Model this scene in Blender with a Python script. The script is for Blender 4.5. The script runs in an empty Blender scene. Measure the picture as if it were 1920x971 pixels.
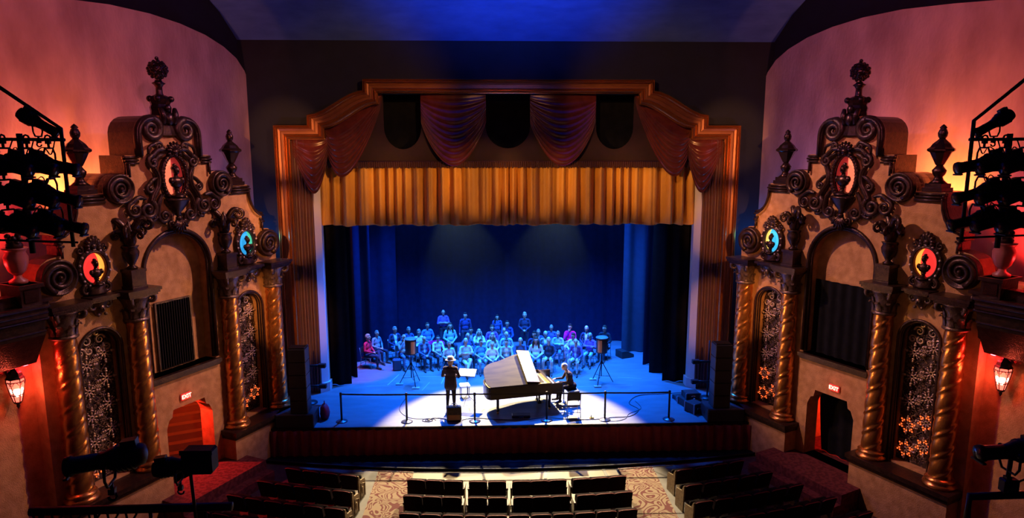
import bpy, math, random
import numpy as np
from mathutils import Vector, Matrix, Quaternion
from mathutils.geometry import tessellate_polygon
random.seed(7)
PI = math.pi
SC = bpy.context.scene
COL = SC.collection

# ------------------------------------------------------------------ camera
cam_d = bpy.data.cameras.new('camera'); cam = bpy.data.objects.new('camera', cam_d); COL.objects.link(cam)
cam_d.sensor_width = 36.0; cam_d.lens = 36.0*1252.23/1920.0; cam_d.clip_end = 200
_p, _y, _r = math.radians(9.21), math.radians(1.835), math.radians(-.04)
_F = Vector((math.sin(_y)*math.cos(_p), math.cos(_y)*math.cos(_p), -math.sin(_p)))
_R = Vector((math.cos(_y), -math.sin(_y), 0)); _U = _R.cross(_F)
_R2 = _R*math.cos(_r)+_U*math.sin(_r); _U2 = _U*math.cos(_r)-_R*math.sin(_r)
_M = Matrix((_R2, _U2, -_F)).transposed().to_4x4(); _M.translation = (-.66, 0, 8.2)
cam.matrix_world = _M
SC.camera = cam
SC.view_settings.view_transform = 'Standard'; SC.view_settings.look = 'None'
SC.view_settings.exposure = 0.0; SC.view_settings.gamma = 1.0; SC.view_settings.use_curve_mapping = False

# ------------------------------------------------------------------ world and lamps
W = bpy.data.worlds.new('world'); SC.world = W; W.use_nodes = True
W.node_tree.nodes['Background'].inputs[0].default_value = (.30, .06, .42, 1)
W.node_tree.nodes['Background'].inputs[1].default_value = .02

def look(o, tgt):
    o.rotation_euler = (Vector(tgt)-o.location).to_track_quat('-Z', 'Y').to_euler()
def spot(name, loc, tgt, col, power, cone, blend=.4, size=.12):
    d = bpy.data.lights.new(name, 'SPOT'); d.color = col; d.energy = power
    d.spot_size = math.radians(cone); d.spot_blend = blend; d.shadow_soft_size = size
    o = bpy.data.objects.new(name, d); COL.objects.link(o); o.location = loc; look(o, tgt); return o
def point(name, loc, col, power, size=.08):
    d = bpy.data.lights.new(name, 'POINT'); d.color = col; d.energy = power; d.shadow_soft_size = size
    o = bpy.data.objects.new(name, d); COL.objects.link(o); o.location = loc; return o

BLUE = (.002, .125, 1.0); PALE = (.05, .27, 1.0); AMBER = (1.0, .46, .12); RED = (1.0, .06, .03); VIOLET = (.26, .12, 1.0)
# backlight over the stage that makes the white pool round the piano
for x in (-2.35, 2.25): spot('lamp_piano_key', (x, 27.4, 6.9), (-.05+x*.2, 19.5, -.44), (1.0, .78, .44), 22000, 43, .24, .10)
# blue stage wash: pale blue on the seated people, deep blue on the open floor
for i, x in enumerate((-4.2, -1.5, 1.5, 4.2)):
    spot('lamp_blue_wash', (x, 24.2, 9.2), (x*.75, 26.2, -.4), PALE, 5200, 62, .8, .15)
for i, x in enumerate((-3.6, 0.2, 3.8)):
    spot('lamp_blue_floor', (x, 25.9, 9.4), (x*1.15, 25.2, -.44), BLUE, 19000, 74, .8, .15)
spot('lamp_pink_side', (-5.2, 24.5, 8.6), (-5.9, 25.6, -.4), (1.0, .02, .25), 2200, 20, .5, .1)
spot('lamp_pink_right', (3.6, 24.3, 9.0), (2.7, 27.0, .5), (1.0, .02, .30), 1500, 12, .6, .1)
# house lamps: amber on the gold curtain and the frame from the two lighting ladders
for s in (-1, 1):
    for x in (.9, 3.1, 5.3): spot('lamp_valance', (s*6.4, 11.2, 8.4), (-s*x, 23.5, 7.25), AMBER, 4200, 12.5, .7, .05)
    for z in (8.6, 5.6, 2.4): spot('lamp_frame', (s*6.0, 10.9, 7.8), (s*7.6, 23.0, z), (1.0, .40, .12), 4600, 14, .7, .05)
    spot('lamp_frame_top', (s*-2.0, 12.0, 13.6), (s*5.0, 23.0, 9.9), (1.0, .46, .16), 2600, 30, .8, .06)
    spot('lamp_facade', (s*-1.5, 19.4, 13.3), (s*9.3, 18.0, 4.4), (1.0, .47, .19), 5600, 44, .8, .12)
    spot('lamp_facade_front', (s*-3.5, 2.0, 11.5), (s*9.2, 18.1, 5.0), (1.0, .44, .16), 650, 30, .9, .15)
    # unseen spots added above the loudspeaker towers, for highlights on the opposite wall's columns
    spot('fill_columns', (s*6.3, 21.0, 2.35), (s*-9.0, 17.9, 2.1), (1.0, .50, .16), 2600, 27, .8, .06)
    # violet wash from the ceiling on everything that faces up or towards the stage
    spot('lamp_violet', (s*-3.0, 19.5, 13.6), (s*9.3, 17.6, 5.0), VIOLET, 1500, 46, .8, .25)
    # blue spill of the stage on the column sides
    spot('lamp_blue_spill', (s*-5.0, 21.2, 8.0), (s*8.6, 18.5, 1.6), (.06, .14, 1.0), 900, 40, .8, .1)
    spot('lamp_magenta_cove', (s*3.0, 8.5, 12.8), (s*10.8, 18.6, 11.0), (1.0, .24, .38), 1800, 56, 1.0, .3)
spot('lamp_ceiling_blue', (0, 12.0, 10.4), (0, 19.2, 14.4), (.02, .12, 1.0), 11000, 64, 1.0, .4)
for x in (-3.6, 0, 3.6): spot('fill_swags', (x*.3, 8.0, 13.4), (x, 23.3, 9.5), (1.0, .36, .14), 750, 14, .9, .06)  # unseen spots added to brighten the swags

# ------------------------------------------------------------------ materials
MATS = {}
def mat(name, c, rough=.6, metal=0., c2=None, scale=8., bump=0., bscale=30., emit=0., spec=.5, stretch=None, sheen=0., detail=4., ramp=(.35, .7)):
    if name in MATS: return MATS[name]
    m = bpy.data.materials.new(name); m.use_nodes = True; MATS[name] = m
    nt = m.node_tree; b = nt.nodes['Principled BSDF']
    b.inputs['Base Color'].default_value = (*c, 1); b.inputs['Roughness'].default_value = rough
    b.inputs['Metallic'].default_value = metal; b.inputs['Specular IOR Level'].default_value = spec
    if sheen: b.inputs['Sheen Weight'].default_value = sheen
    if c2 or bump:
        tc = nt.nodes.new('ShaderNodeTexCoord'); mp = nt.nodes.new('ShaderNodeMapping')
        nt.links.new(tc.outputs['Object'], mp.inputs[0])
        if stretch: mp.inputs['Scale'].default_value = stretch
    if c2:
        n = nt.nodes.new('ShaderNodeTexNoise'); n.inputs['Scale'].default_value = scale; n.inputs['Detail'].default_value = detail
        r = nt.nodes.new('ShaderNodeValToRGB'); r.color_ramp.elements[0].position = ramp[0]; r.color_ramp.elements[1].position = ramp[1]
        r.color_ramp.elements[0].color = (*c, 1); r.color_ramp.elements[1].color = (*c2, 1)
        nt.links.new(mp.outputs[0], n.inputs[0]); nt.links.new(n.outputs[0], r.inputs[0]); nt.links.new(r.outputs[0], b.inputs['Base Color'])
    if bump:
        n2 = nt.nodes.new('ShaderNodeTexNoise'); n2.inputs['Scale'].default_value = bscale; n2.inputs['Detail'].default_value = 5
        bp = nt.nodes.new('ShaderNodeBump'); bp.inputs['Strength'].default_value = bump; bp.inputs['Distance'].default_value = .03
        nt.links.new(mp.outputs[0], n2.inputs[0]); nt.links.new(n2.outputs[0], bp.inputs['Height']); nt.links.new(bp.outputs[0], b.inputs['Normal'])
    if emit:
        b.inputs['Emission Color'].default_value = (*c, 1); b.inputs['Emission Strength'].default_value = emit
    return m
M_STUC = mat('stucco', (.50, .265, .11), .9, c2=(.33, .16, .06), scale=5, bump=.5, bscale=45)
M_COVE = mat('cove_stucco', (.50, .31, .28), .9, c2=(.30, .165, .16), scale=1.3, bump=.35, bscale=14, detail=8, stretch=(1, 1, .42))
M_NAVY = mat('navy_paint', (.006, .006, .016), .9, c2=(.004, .004, .010), scale=2)
M_CEIL = mat('ceiling_blue_paint', (.05, .10, .32), .9, c2=(.03, .07, .24), scale=1.2, stretch=(1, 4, 1))
M_BRONZE = mat('dark_bronze', (.075, .038, .030), .26, .8, c2=(.03, .015, .015), scale=9, bump=.25, bscale=40)
M_GILT = mat('gilded_bronze', (.66, .28, .08), .26, .85, c2=(.46, .16, .045), scale=6, bump=.15, bscale=30)
M_COPPER = mat('frame_copper', (.60, .26, .085), .20, .85, c2=(.50, .20, .065), scale=1.2)
M_FRAMEP = mat('frame_panel', (.26, .085, .032), .4, .45, c2=(.20, .06, .024), scale=2)
M_CAPI = mat('capital_bronze', (.17, .11, .085), .32, .5, c2=(.08, .05, .04), scale=14, bump=.3)
M_WALNUT = mat('carved_wood', (.060, .030, .022), .30, .55, c2=(.025, .012, .012), scale=10, bump=.3)
M_GOLDC = mat('gold_velvet', (.66, .31, .045), .55, c2=(.60, .27, .038), scale=2, sheen=.05)
M_REDV = mat('red_velvet', (.095, .011, .010), .7, c2=(.06, .007, .008), scale=4, sheen=.5, bump=.1, bscale=60)
M_REDSATIN = mat('swag_satin', (.12, .018, .013), .22, c2=(.075, .011, .009), scale=4, sheen=.2)
M_FRINGE = mat('fringe_thread', (.05, .008, .010), .8)
M_BLACK = mat('black_cloth', (.005, .005, .007), .95, c2=(.008, .008, .011), scale=5, spec=.06)
M_BLKMET = mat('black_metal', (.012, .012, .014), .45, .3)
M_BLKPL = mat('black_plastic', (.018, .018, .020), .5)
M_GRILL = mat('speaker_grille', (.010, .010, .011), .75, bump=.5, bscale=220)
M_CHROME = mat('chrome', (.6, .6, .62), .2, 1.)
M_STAGE = mat('stage_boards', (.115, .12, .13), .45, c2=(.155, .16, .17), scale=1.4, bump=.12, bscale=18, stretch=(1, 3, 1), detail=9)
M_TAPE = mat('white_tape', (.40, .40, .38), .7)
M_FASC = mat('stage_front_drape', (.24, .022, .030), .85, c2=(.18, .016, .024), scale=4)
M_PITF = mat('pit_floor_boards', (.095, .062, .028), .55, c2=(.078, .050, .022), scale=2.2, stretch=(.3, 2, 1))
M_DARKF = mat('house_floor', (.07, .03, .03), .85, c2=(.045, .02, .022), scale=6)
M_LAND = mat('landing_carpet', (.13, .03, .03), .9, c2=(.08, .018, .02), scale=9, ramp=(.45, .55), spec=.1)
M_CONC = mat('aisle_concrete', (.10, .09, .085), .8, c2=(.08, .07, .068), scale=3)
M_WHITE = mat('white_paint', (.62, .58, .58), .6)
M_SEAT = mat('seat_cloth', (.016, .004, .006), .95, c2=(.010, .003, .005), scale=12, spec=.08)
M_PIPE = mat('seat_piping', (.22, .02, .02), .6)
M_SEATPL = mat('seat_shell', (.008, .005, .006), .9, spec=.08)
M_IRON = mat('seat_iron', (.22, .16, .09), .45, .6, c2=(.09, .06, .04), scale=20, bump=.5, bscale=40)
M_WOODARM = mat('arm_wood', (.05, .022, .014), .55)
M_PIANO = mat('piano_lacquer', (.022, .013, .010), .24, bump=.0)
M_LID = mat('worn_lid', (.060, .042, .010), .42, c2=(.034, .023, .005), scale=1.6, stretch=(1, 5, 1), detail=8, ramp=(.40, .68), spec=.05)
M_LIDIN = mat('lid_flap_worn', (.13, .092, .038), .4, c2=(.05, .032, .012), scale=3.0, stretch=(1, 4, 1), detail=8, ramp=(.5, .75))
M_PLATE = mat('gold_iron_plate', (.65, .42, .14), .35, .6)
M_IVORY = mat('ivory_keys', (.75, .72, .65), .35)
M_BRASS = mat('brass', (.55, .36, .12), .3, .9)
M_PAPER = mat('paper', (.85, .85, .82), .8)
M_CASE = mat('amp_case', (.075, .055, .025), .5, c2=(.025, .02, .012), scale=14)
M_COPSP = mat('copper_cabinet', (.55, .22, .11), .4, .4)
M_EXITB = mat('exit_sign_body', (.55, .02, .02), .5, emit=.55)
M_EXITW = mat('exit_letters', (1.0, .75, .55), .5, emit=1.9)
M_EXITR = mat('exit_face', (1.0, .05, .03), .5, emit=1.2)
M_LANT = mat('lantern_glass', (1.0, .14, .09), .4, emit=2.2)
M_LANTHOT = mat('lantern_bulb', (1.0, .72, .50), .4, emit=9.)
M_STEP = mat('stair_tread', (.50, .30, .22), .7)
M_LGT = mat('lens_glass', (.05, .05, .07), .1)
# coloured lamp light in niches and grilles, painted as glowing shapes
G = {k: mat('niche_glow_'+k, c, .3, emit=e) for k, c, e in (
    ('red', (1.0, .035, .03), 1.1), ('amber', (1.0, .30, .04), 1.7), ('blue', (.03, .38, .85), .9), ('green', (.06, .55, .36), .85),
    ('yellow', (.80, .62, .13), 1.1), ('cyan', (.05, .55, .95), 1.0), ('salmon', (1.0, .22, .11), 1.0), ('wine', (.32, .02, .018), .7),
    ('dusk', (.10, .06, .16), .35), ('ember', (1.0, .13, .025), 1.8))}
def swirl_mat():
    m = bpy.data.materials.new('swirl_carpet'); m.use_nodes = True; nt = m.node_tree; b = nt.nodes['Principled BSDF']
    b.inputs['Roughness'].default_value = .95
    tc = nt.nodes.new('ShaderNodeTexCoord')
    w = nt.nodes.new('ShaderNodeTexNoise'); w.inputs['Scale'].default_value = 1.35; w.inputs['Detail'].default_value = .4; w.inputs['Distortion'].default_value = 2.2
    nt.links.new(tc.outputs['Object'], w.inputs[0])
    mu = nt.nodes.new('ShaderNodeMath'); mu.operation = 'MULTIPLY'; mu.inputs[1].default_value = 6.0
    fr = nt.nodes.new('ShaderNodeMath'); fr.operation = 'FRACT'
    nt.links.new(w.outputs[0], mu.inputs[0]); nt.links.new(mu.outputs[0], fr.inputs[0])
    r = nt.nodes.new('ShaderNodeValToRGB'); r.color_ramp.interpolation = 'CONSTANT'
    e = r.color_ramp.elements; e[0].position = 0; e[0].color = (.06, .002, .004, 1); e[1].position = .38; e[1].color = (.15, .10, .065, 1)
    nt.links.new(fr.outputs[0], r.inputs[0]); nt.links.new(r.outputs[0], b.inputs['Base Color'])
    return m
M_SWIRL = swirl_mat()

# ------------------------------------------------------------------ mesh building helpers
class MB:
    def __init__(s): s.v = []; s.f = []; s.m = []; s.s = []
    def add(s, vs, fs, m=0, sm=False, M=None):
        o = len(s.v)
        if M is not None: vs = [tuple(M @ Vector(p)) for p in vs]
        s.v += [tuple(p) for p in vs]
        for f in fs: s.f.append(tuple(i+o for i in f)); s.m.append(m); s.s.append(sm)
        return s
    def box(s, x0, x1, y0, y1, z0, z1, m=0, M=None):
        return s.add([(x0,y0,z0),(x1,y0,z0),(x1,y1,z0),(x0,y1,z0),(x0,y0,z1),(x1,y0,z1),(x1,y1,z1),(x0,y1,z1)],
                     [(0,3,2,1),(4,5,6,7),(0,1,5,4),(1,2,6,5),(2,3,7,6),(3,0,4,7)], m, False, M)
    def rbox(s, x0, x1, y0, y1, z0, z1, b=.02, m=0, M=None):      # box with bevelled edges
        def ring(k, z): return [(x0+k,y0,z),(x1-k,y0,z),(x1,y0+k,z),(x1,y1-k,z),(x1-k,y1,z),(x0+k,y1,z),(x0,y1-k,z),(x0,y0+k,z)]
        def ins(z): return [(x0+b,y0+b,z),(x1-b,y0+b,z),(x1-b,y0+b,z),(x1-b,y1-b,z),(x1-b,y1-b,z),(x0+b,y1-b,z),(x0+b,y1-b,z),(x0+b,y0+b,z)]
        vs = ins(z0)+ring(b, z0+b)+ring(b, z1-b)+ins(z1); fs = []
        for r in range(3):
            for i in range(8): j = (i+1) % 8; fs.append((r*8+i, r*8+j, (r+1)*8+j, (r+1)*8+i))
        fs.append((7, 5, 3, 1)); fs.append((24+1, 24+3, 24+5, 24+7))
        return s.add(vs, fs, m, False, M)
    def lathe(s, prof, n=20, c=(0,0,0), m=0, M=None, sm=True, sx=1., sy=1., wob=None):
        vs = []; k = len(prof)
        for j, (r, z) in enumerate(prof):
            for i in range(n):
                a = 2*PI*i/n; q = r*(wob(a, j/(k-1)) if wob else 1.)
                vs.append((c[0]+q*math.cos(a)*sx, c[1]+q*math.sin(a)*sy, c[2]+z))
        fs = [(j*n+i, j*n+(i+1) % n, (j+1)*n+(i+1) % n, (j+1)*n+i) for j in range(k-1) for i in range(n)]
        if prof[0][0] > 1e-4: fs.append(tuple(range(n-1, -1, -1)))
        if prof[-1][0] > 1e-4: fs.append(tuple(range((k-1)*n, k*n)))
        return s.add(vs, fs, m, sm, M)
    def tube(s, pts, r, n=8, m=0, closed=False, M=None, sm=True):
        P = [Vector(p) for p in pts]; k = len(P); R = r if isinstance(r, (list, tuple)) else [r]*k
        vs = []; prev = None
        for i in range(k):
            if closed: t = P[(i+1) % k]-P[i-1]
            else: t = P[min(i+1, k-1)]-P[max(i-1, 0)]
            if t.length < 1e-9: t = Vector((0, 0, 1))
            t.normalize()
            if prev is None:
                u = t.orthogonal().normalized()
            else:
                u = prev-t*prev.dot(t)
                u = u.normalized() if u.length > 1e-6 else t.orthogonal().normalized()
            prev = u; w = t.cross(u)
            for q in range(n):
                a = 2*PI*q/n; vs.append(P[i]+(u*math.cos(a)+w*math.sin(a))*R[i])
        fs = [(j*n+i, j*n+(i+1) % n, (j+1)*n+(i+1) % n, (j+1)*n+i) for j in range(k-1) for i in range(n)]
        if closed: fs += [((k-1)*n+i, (k-1)*n+(i+1) % n, (i+1) % n, i) for i in range(n)]
        else: fs.append(tuple(range(n-1, -1, -1))); fs.append(tuple(range((k-1)*n, k*n)))
        return s.add(vs, fs, m, sm, M)
    def cyl(s, a, b, r, n=10, m=0, r2=None, sm=True): return s.tube([a, b], [r, r if r2 is None else r2], n, m, sm=sm)
    def ell(s, c, r, n=12, k=8, m=0, M=None):
        rx, ry, rz = (r, r, r) if isinstance(r, (int, float)) else r
        vs = [(c[0], c[1], c[2]-rz)]
        for j in range(1, k):
            t = -PI/2+PI*j/k
            for i in range(n): a = 2*PI*i/n; vs.append((c[0]+rx*math.cos(t)*math.cos(a), c[1]+ry*math.cos(t)*math.sin(a), c[2]+rz*math.sin(t)))
        vs.append((c[0], c[1], c[2]+rz)); L = len(vs)-1
        fs = [(0, 1+(i+1) % n, 1+i) for i in range(n)]
        for j in range(k-2):
            for i in range(n): fs.append((1+j*n+i, 1+j*n+(i+1) % n, 1+(j+1)*n+(i+1) % n, 1+(j+1)*n+i))
        fs += [(L, 1+(k-2)*n+i, 1+(k-2)*n+(i+1) % n) for i in range(n)]
        return s.add(vs, fs, m, True, M)
    def grid(s, nu, nv, fn, m=0, sm=True, M=None):
        vs = [fn(i/nu, j/nv) for j in range(nv+1) for i in range(nu+1)]
        fs = [(j*(nu+1)+i, j*(nu+1)+i+1, (j+1)*(nu+1)+i+1, (j+1)*(nu+1)+i) for j in range(nv) for i in range(nu)]
        return s.add(vs, fs, m, sm, M)
    def prism(s, loops, x0, x1, ax='x', m=0, M=None):   # loops of 2D points (first outer, others holes), extruded along an axis
        def P(q, d): return (d, q[0], q[1]) if ax == 'x' else ((q[0], d, q[1]) if ax == 'y' else (q[0], q[1], d))
        flat = [q for l in loops for q in l]; n = len(flat)
        tr = tessellate_polygon([[Vector((q[0], q[1], 0)) for q in l] for l in loops])
        vs = [P(q, x0) for q in flat]+[P(q, x1) for q in flat]; fs = []
        for t in tr:
            a, b, c = [Vector(flat[i]) for i in t]
            ccw = (b-a).x*(c-a).y-(b-a).y*(c-a).x > 0
            t = tuple(t) if ccw else tuple(reversed(t))
            fs.append(tuple(i+n for i in t)); fs.append(tuple(reversed(t)))
        o = 0
        for l in loops:
            k = len(l)
            for i in range(k): j = (i+1) % k; fs.append((o+i, o+j, n+o+j, n+o+i))
            o += k
        return s.add(vs, fs, m, False, M)
    def mesh(s, name, mats):
        me = bpy.data.meshes.new(name); me.from_pydata(s.v, [], s.f); me.validate()
        for q in (mats if isinstance(mats, (list, tuple)) else [mats]): me.materials.append(q)
        if len(me.polygons) == len(s.f):
            me.polygons.foreach_set('material_index', s.m); me.polygons.foreach_set('use_smooth', s.s)
        else:
            for p in me.polygons: p.use_smooth = True
        me.update(); return me
    def obj(s, name, mats, parent=None, **k): return ob(name, s.mesh(name, mats), parent, **k)
def ob(name, me, parent=None, loc=None, rot=None, scale=None, label=None, cat=None, group=None, kind=None):
    o = bpy.data.objects.new(name, me); COL.objects.link(o)
    if parent: o.parent = parent
    if loc is not None: o.location = loc
    if rot is not None: o.rotation_euler = rot
    if scale is not None: o.scale = (scale,)*3 if isinstance(scale, (int, float)) else scale
    return tag(o, label, cat, group, kind)
def tag(o, label=None, cat=None, group=None, kind=None):
    if label: o['label'] = label
    if cat: o['category'] = cat
    if group: o['group'] = group
    if kind: o['kind'] = kind
    return o
def thing(name, loc, rz=0., label=None, cat=None, group=None, kind=None):
    e = ob(name, None, None, loc, (0, 0, rz), None, label, cat, group, kind); e.empty_display_size = .2; return e
def copy_tree(o, parent=None):
    c = o.copy(); COL.objects.link(c); c.parent = parent
    for ch in o.children: copy_tree(ch, c)
    return c
CACHE = {}
def cached(key, fn):
    if key not in CACHE: CACHE[key] = fn()
    return CACHE[key]
def cr(pts, k=6):      # Catmull-Rom through points
    P = [Vector(p) for p in pts]; out = []
    for i in range(len(P)-1):
        a, b, c, d = P[max(i-1, 0)], P[i], P[i+1], P[min(i+2, len(P)-1)]
        for j in range(k):
            t = j/k; out.append(.5*((2*b)+(c-a)*t+(2*a-5*b+4*c-d)*t*t+(3*b-a-3*c+d)*t**3))
    out.append(P[-1]); return out
def spiral(c, r0, a0, turns, sgn=1, r1=.02, n=26, x=0., dx=0.):   # in the local y-z plane
    out = []
    for i in range(n+1):
        t = i/n; r = r0*(1-t)**1.0+r1*t; a = a0+sgn*2*PI*turns*t
        out.append((x+dx*t, c[0]+r*math.cos(a), c[1]+r*math.sin(a)))
    return out

# ------------------------------------------------------------------ the setting: floor, stage, proscenium wall, ceiling
STG, HF = -.44, -1.45
tag(MB().box(-14, 14, -3, 20.6, HF-.2, HF).obj('floor', M_DARKF), kind='structure')
pitf = MB().box(-4.9, 5.0, 15.6, 19.9, HF, HF+.012).obj('floor_pit_boards', M_PITF, kind='structure')
for i, (x0, x1) in enumerate(((-.72, -.98), (.75, 1.0), (2.95, 2.72))):     # dark joints that run towards the stage
    MB().prism([[(x0-.045, 16.4), (x0+.045, 16.4), (x1+.045, 19.4), (x1-.045, 19.4)]], HF+.012, HF+.03, 'z').obj('cable_cover', M_BLKPL, pitf)
for s in (-1, 1):
    c = .08
    tag(MB().box(min(s*3.12+c, s*4.2+c), max(s*3.12+c, s*4.2+c), 9, 19.3, HF+.013, HF+.03).obj('aisle_carpet', M_SWIRL),
        'cream and red swirl patterned carpet in the %s aisle' % ('left' if s < 0 else 'right'), 'carpet', 'aisle carpets')
    tag(MB().box(min(s*4.2+c, s*4.62+c), max(s*4.2+c, s*4.62+c), 9, 19.3, HF+.013, HF+.03).obj('floor_aisle_edge', M_CONC), kind='structure')
def stage_outline():
    return [(-8.3, 20.2), (8.3, 20.2), (8.3, 22.2), (10.5, 23.4), (10.5, 30.5), (-10.5, 30.5), (-10.5, 23.4), (-8.3, 22.2)]
st = MB().prism([stage_outline()], HF, STG, 'z').obj('stage_floor', M_STAGE, kind='structure')
MB().box(-8.3, 8.3, 20.15, 20.2, STG-.07, STG+.004).obj('edge_trim', M_BLKMET, st)
mb = MB()
mb.grid(700, 2, lambda u, v: (-8.3+16.6*u, 20.10-.045*math.sin(u*16.6*19)-.012*math.sin(u*16.6*41+1), HF+(STG-.07-HF)*v))
mb.obj('stage_drape', M_FASC, st)
# curved black cover in front of the stage
n = 40; fr = [(-8.6+17.2*i/n, 19.05+1.0*((-8.6+17.2*i/n)/8.5)**2) for i in range(n+1)]
pc = MB().grid(n, 1, lambda u, v: (-8.6+17.2*u, (19.05+1.0*((-8.6+17.2*u)/8.5)**2)*(1-v)+20.11*v, HF+.10), sm=False)
pc.grid(n, 1, lambda u, v: (-8.6+17.2*u, 19.05+1.0*((-8.6+17.2*u)/8.5)**2, HF+.10*v), sm=False)
pc = pc.obj('trim_pit_cover', M_BLACK, kind='structure')
MB().tube([(x, y-.01, HF+.09) for x, y in fr], .025, 6).obj('edge_rail', M_BLKMET, pc)
# white chalk and tape marks on the stage
mb = MB()
for (x0, y0, x1, y1, w) in ((-4.55, 24.0, -4.28, 25.2, .02), (-4.2, 24.9, -2.6, 24.95, .015), (-2.55, 24.1, -2.45, 25.2, .02), (-5.3, 23.9, -4.6, 24.0, .012),
                            (2.3, 23.1, 2.15, 24.2, .015), (2.2, 23.6, 4.6, 23.7, .012), (-3.2, 23.4, -3.0, 24.3, .012), (4.2, 24.6, 5.1, 24.4, .012)):
    d = Vector((x1-x0, y1-y0)); q = Vector((-d.y, d.x)).normalized()*w*.6
    mb.prism([[(x0-q.x, y0-q.y), (x1-q.x, y1-q.y), (x1+q.x, y1+q.y), (x0+q.x, y0+q.y)]], STG, STG+.003, 'z')
mb.obj('floor_marks', M_TAPE, st)

# proscenium: outer and inner line of the frame in x, z
OUT = [(-7.95, STG), (-7.95, 9.06), (-6.82, 9.06), (-6.82, 9.40)]+[(-6.82+t*1.9, 9.40+.80*(t*t*(3-2*t))**1.0) for t in (.15, .3, .45, .6, .75, .9)]+[(-4.92, 10.20), (-4.92, 10.57)]
INN = [(-7.43, STG), (-7.43, 8.58), (-6.26, 8.58), (-6.26, 8.95)]+[(-6.26+t*1.84, 8.95+.80*(t*t*(3-2*t))**1.0) for t in (.15, .3, .45, .6, .75, .9)]+[(-4.42, 9.75), (-4.42, 10.11)]
def sym(P): return P+[(-x, z) for x, z in reversed(P)]
OUT, INN = sym(OUT), sym(INN)
hole = [(x, z) for x, z in INN]; hole[0] = (-7.43, STG-.3); hole[-1] = (7.43, STG-.3)
MB().prism([[(-13.5, -1.5), (13.5, -1.5), (13.5, 15), (-13.5, 15)], hole], 23.42, 23.7, 'y').obj('wall_proscenium', M_NAVY, kind='structure')
pf = thing('proscenium_frame', (0, 23.2, STG), 0, 'stepped copper and gilt moulded frame round the stage opening', 'frame')
def sweep(name, prof, m, sm=False):
    mb = MB(); k = len(OUT)
    for i in range(k-1):
        for a, b in zip(prof[:-1], prof[1:]):
            def P(j, q): t, d = q; return (OUT[j][0]*(1-t)+INN[j][0]*t, -d, OUT[j][1]*(1-t)+INN[j][1]*t-STG)
            mb.add([P(i, a), P(i+1, a), P(i+1, b), P(i, b)], [(0, 1, 2, 3)], 0, sm)
    return mb.obj(name, m, pf)
sweep('outer_moulding', [(0, -.3), (0, .10), (.02, .16), (.05, .18), (.08, .16), (.10, .11), (.13, .13), (.16, .20), (.20, .24), (.24, .20), (.26, .13)], M_COPPER)
sweep('frame_panel', [(.26, .13), (.28, .10), (.40, .085), (.42, .105), (.46, .105), (.48, .08), (.62, .075)], M_FRAMEP)
sweep('inner_moulding', [(.62, .075), (.64, .12), (.68, .13), (.70, .08), (.74, .06), (.78, .10), (.84, .17), (.89, .19), (.93, .15), (.95, .07), (.97, .08), (1.0, .08), (1.0, -.5)], M_COPPER)
for s in (-1, 1):
    d = 'left' if s < 0 else 'right'
    MB().prism([[(s*6.78, 23.3), (s*6.60, 23.55), (s*6.60, 23.8), (s*6.85, 23.8)]], STG, 8.4, 'z').obj('trim_jamb_'+d, M_WHITE, kind='structure')
    j = MB().prism([[(s*6.82, 23.22), (s*6.54, 23.5), (s*6.54, 23.85), (s*6.85, 23.85)]], STG, STG+.34, 'z').obj('baseboard_jamb_'+d, M_WHITE, kind='structure')
    # red velvet panel beside the opening
    mb = MB()
    mb.grid(60, 24, lambda u, v: (s*(7.46-.70*u), 23.30-.05*math.sin(u*42)*(1-.3*v)-.02*math.sin(u*17+v*3), STG+.05+(8.5-STG)*v))
    mb.obj('velvet_drape', M_REDV, label='dark red velvet drape hanging beside the %s inner edge of the proscenium' % d, cat='drape', group='velvet side drapes')

# the ceiling curves up from the proscenium wall
def ceil_z(y):
    t = min(1, max(0, (23.5-y)/7.0)); return 11.75+3.4*(1-(1-t)**2.0)**.8
MB().grid(24, 40, lambda u, v: (-16+32*u, 23.5-27*v, ceil_z(23.5-27*v))).obj('ceiling', M_CEIL, kind='structure')

# ------------------------------------------------------------------ curtains of the stage
def swag(name, label, xl, zl, xr, zr, sag, side, y, parent=None, folds=9, amp=.05, skew=.5):
    mb = MB()
    def fn(u, v):
        w = math.sin(PI*(u**(math.log(.5)/math.log(skew))))**.8
        x = xl+(xr-xl)*u; zt = zl+(zr-zl)*u
        z = zt-v*(side+(sag-side)*w)
        yy = y-.16*w*(.3+.7*v)-amp*(.5+.5*math.sin(2*PI*folds*v**1.15))*(.25+.75*w)*min(1, v*3)
        return (x, yy, z)
    mb.grid(36, 90, fn)
    return mb.obj(name, M_REDSATIN, parent)
vd = thing('swag_valance', (0, 0, 0), 0, 'dark red draped valance with swags and fringe across the top of the opening', 'valance')
band = []
band = [(-6.9, 7.80), (6.9, 7.80), (6.9, 9.3), (4.35, 10.1)]
def scallop(c, hw, zt, zb):
    return [(c+hw*math.cos(a), zb+(hw*.95)*(1-math.sin(a))) for a in [0]+[PI*i/14 for i in range(1, 14)]+[PI]]
def notch(xr, xl, zb):
    c = (xl+xr)/2; hw = (xr-xl)/2; r = []
    r.append((xr, 10.1)); 
    for i in range(15):
        a = PI*i/14; r.append((c+hw*math.cos(a), zb+.75-.75*math.sin(a)))
    r.append((xl, 10.1)); return r
for xr, xl, zb in ((4.30, 3.0, 8.25), (.72, -.82, 8.28), (-3.02, -4.30, 8.25)): band += notch(xr, xl, zb)
band += [(-4.35, 10.1), (-6.9, 9.3)]
MB().prism([band], 23.42, 23.45, 'y').obj('scalloped_band', mat('band_velvet', (.026, .004, .006), .8, c2=(.018, .003, .004), scale=6), vd)
mb = MB()
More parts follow.
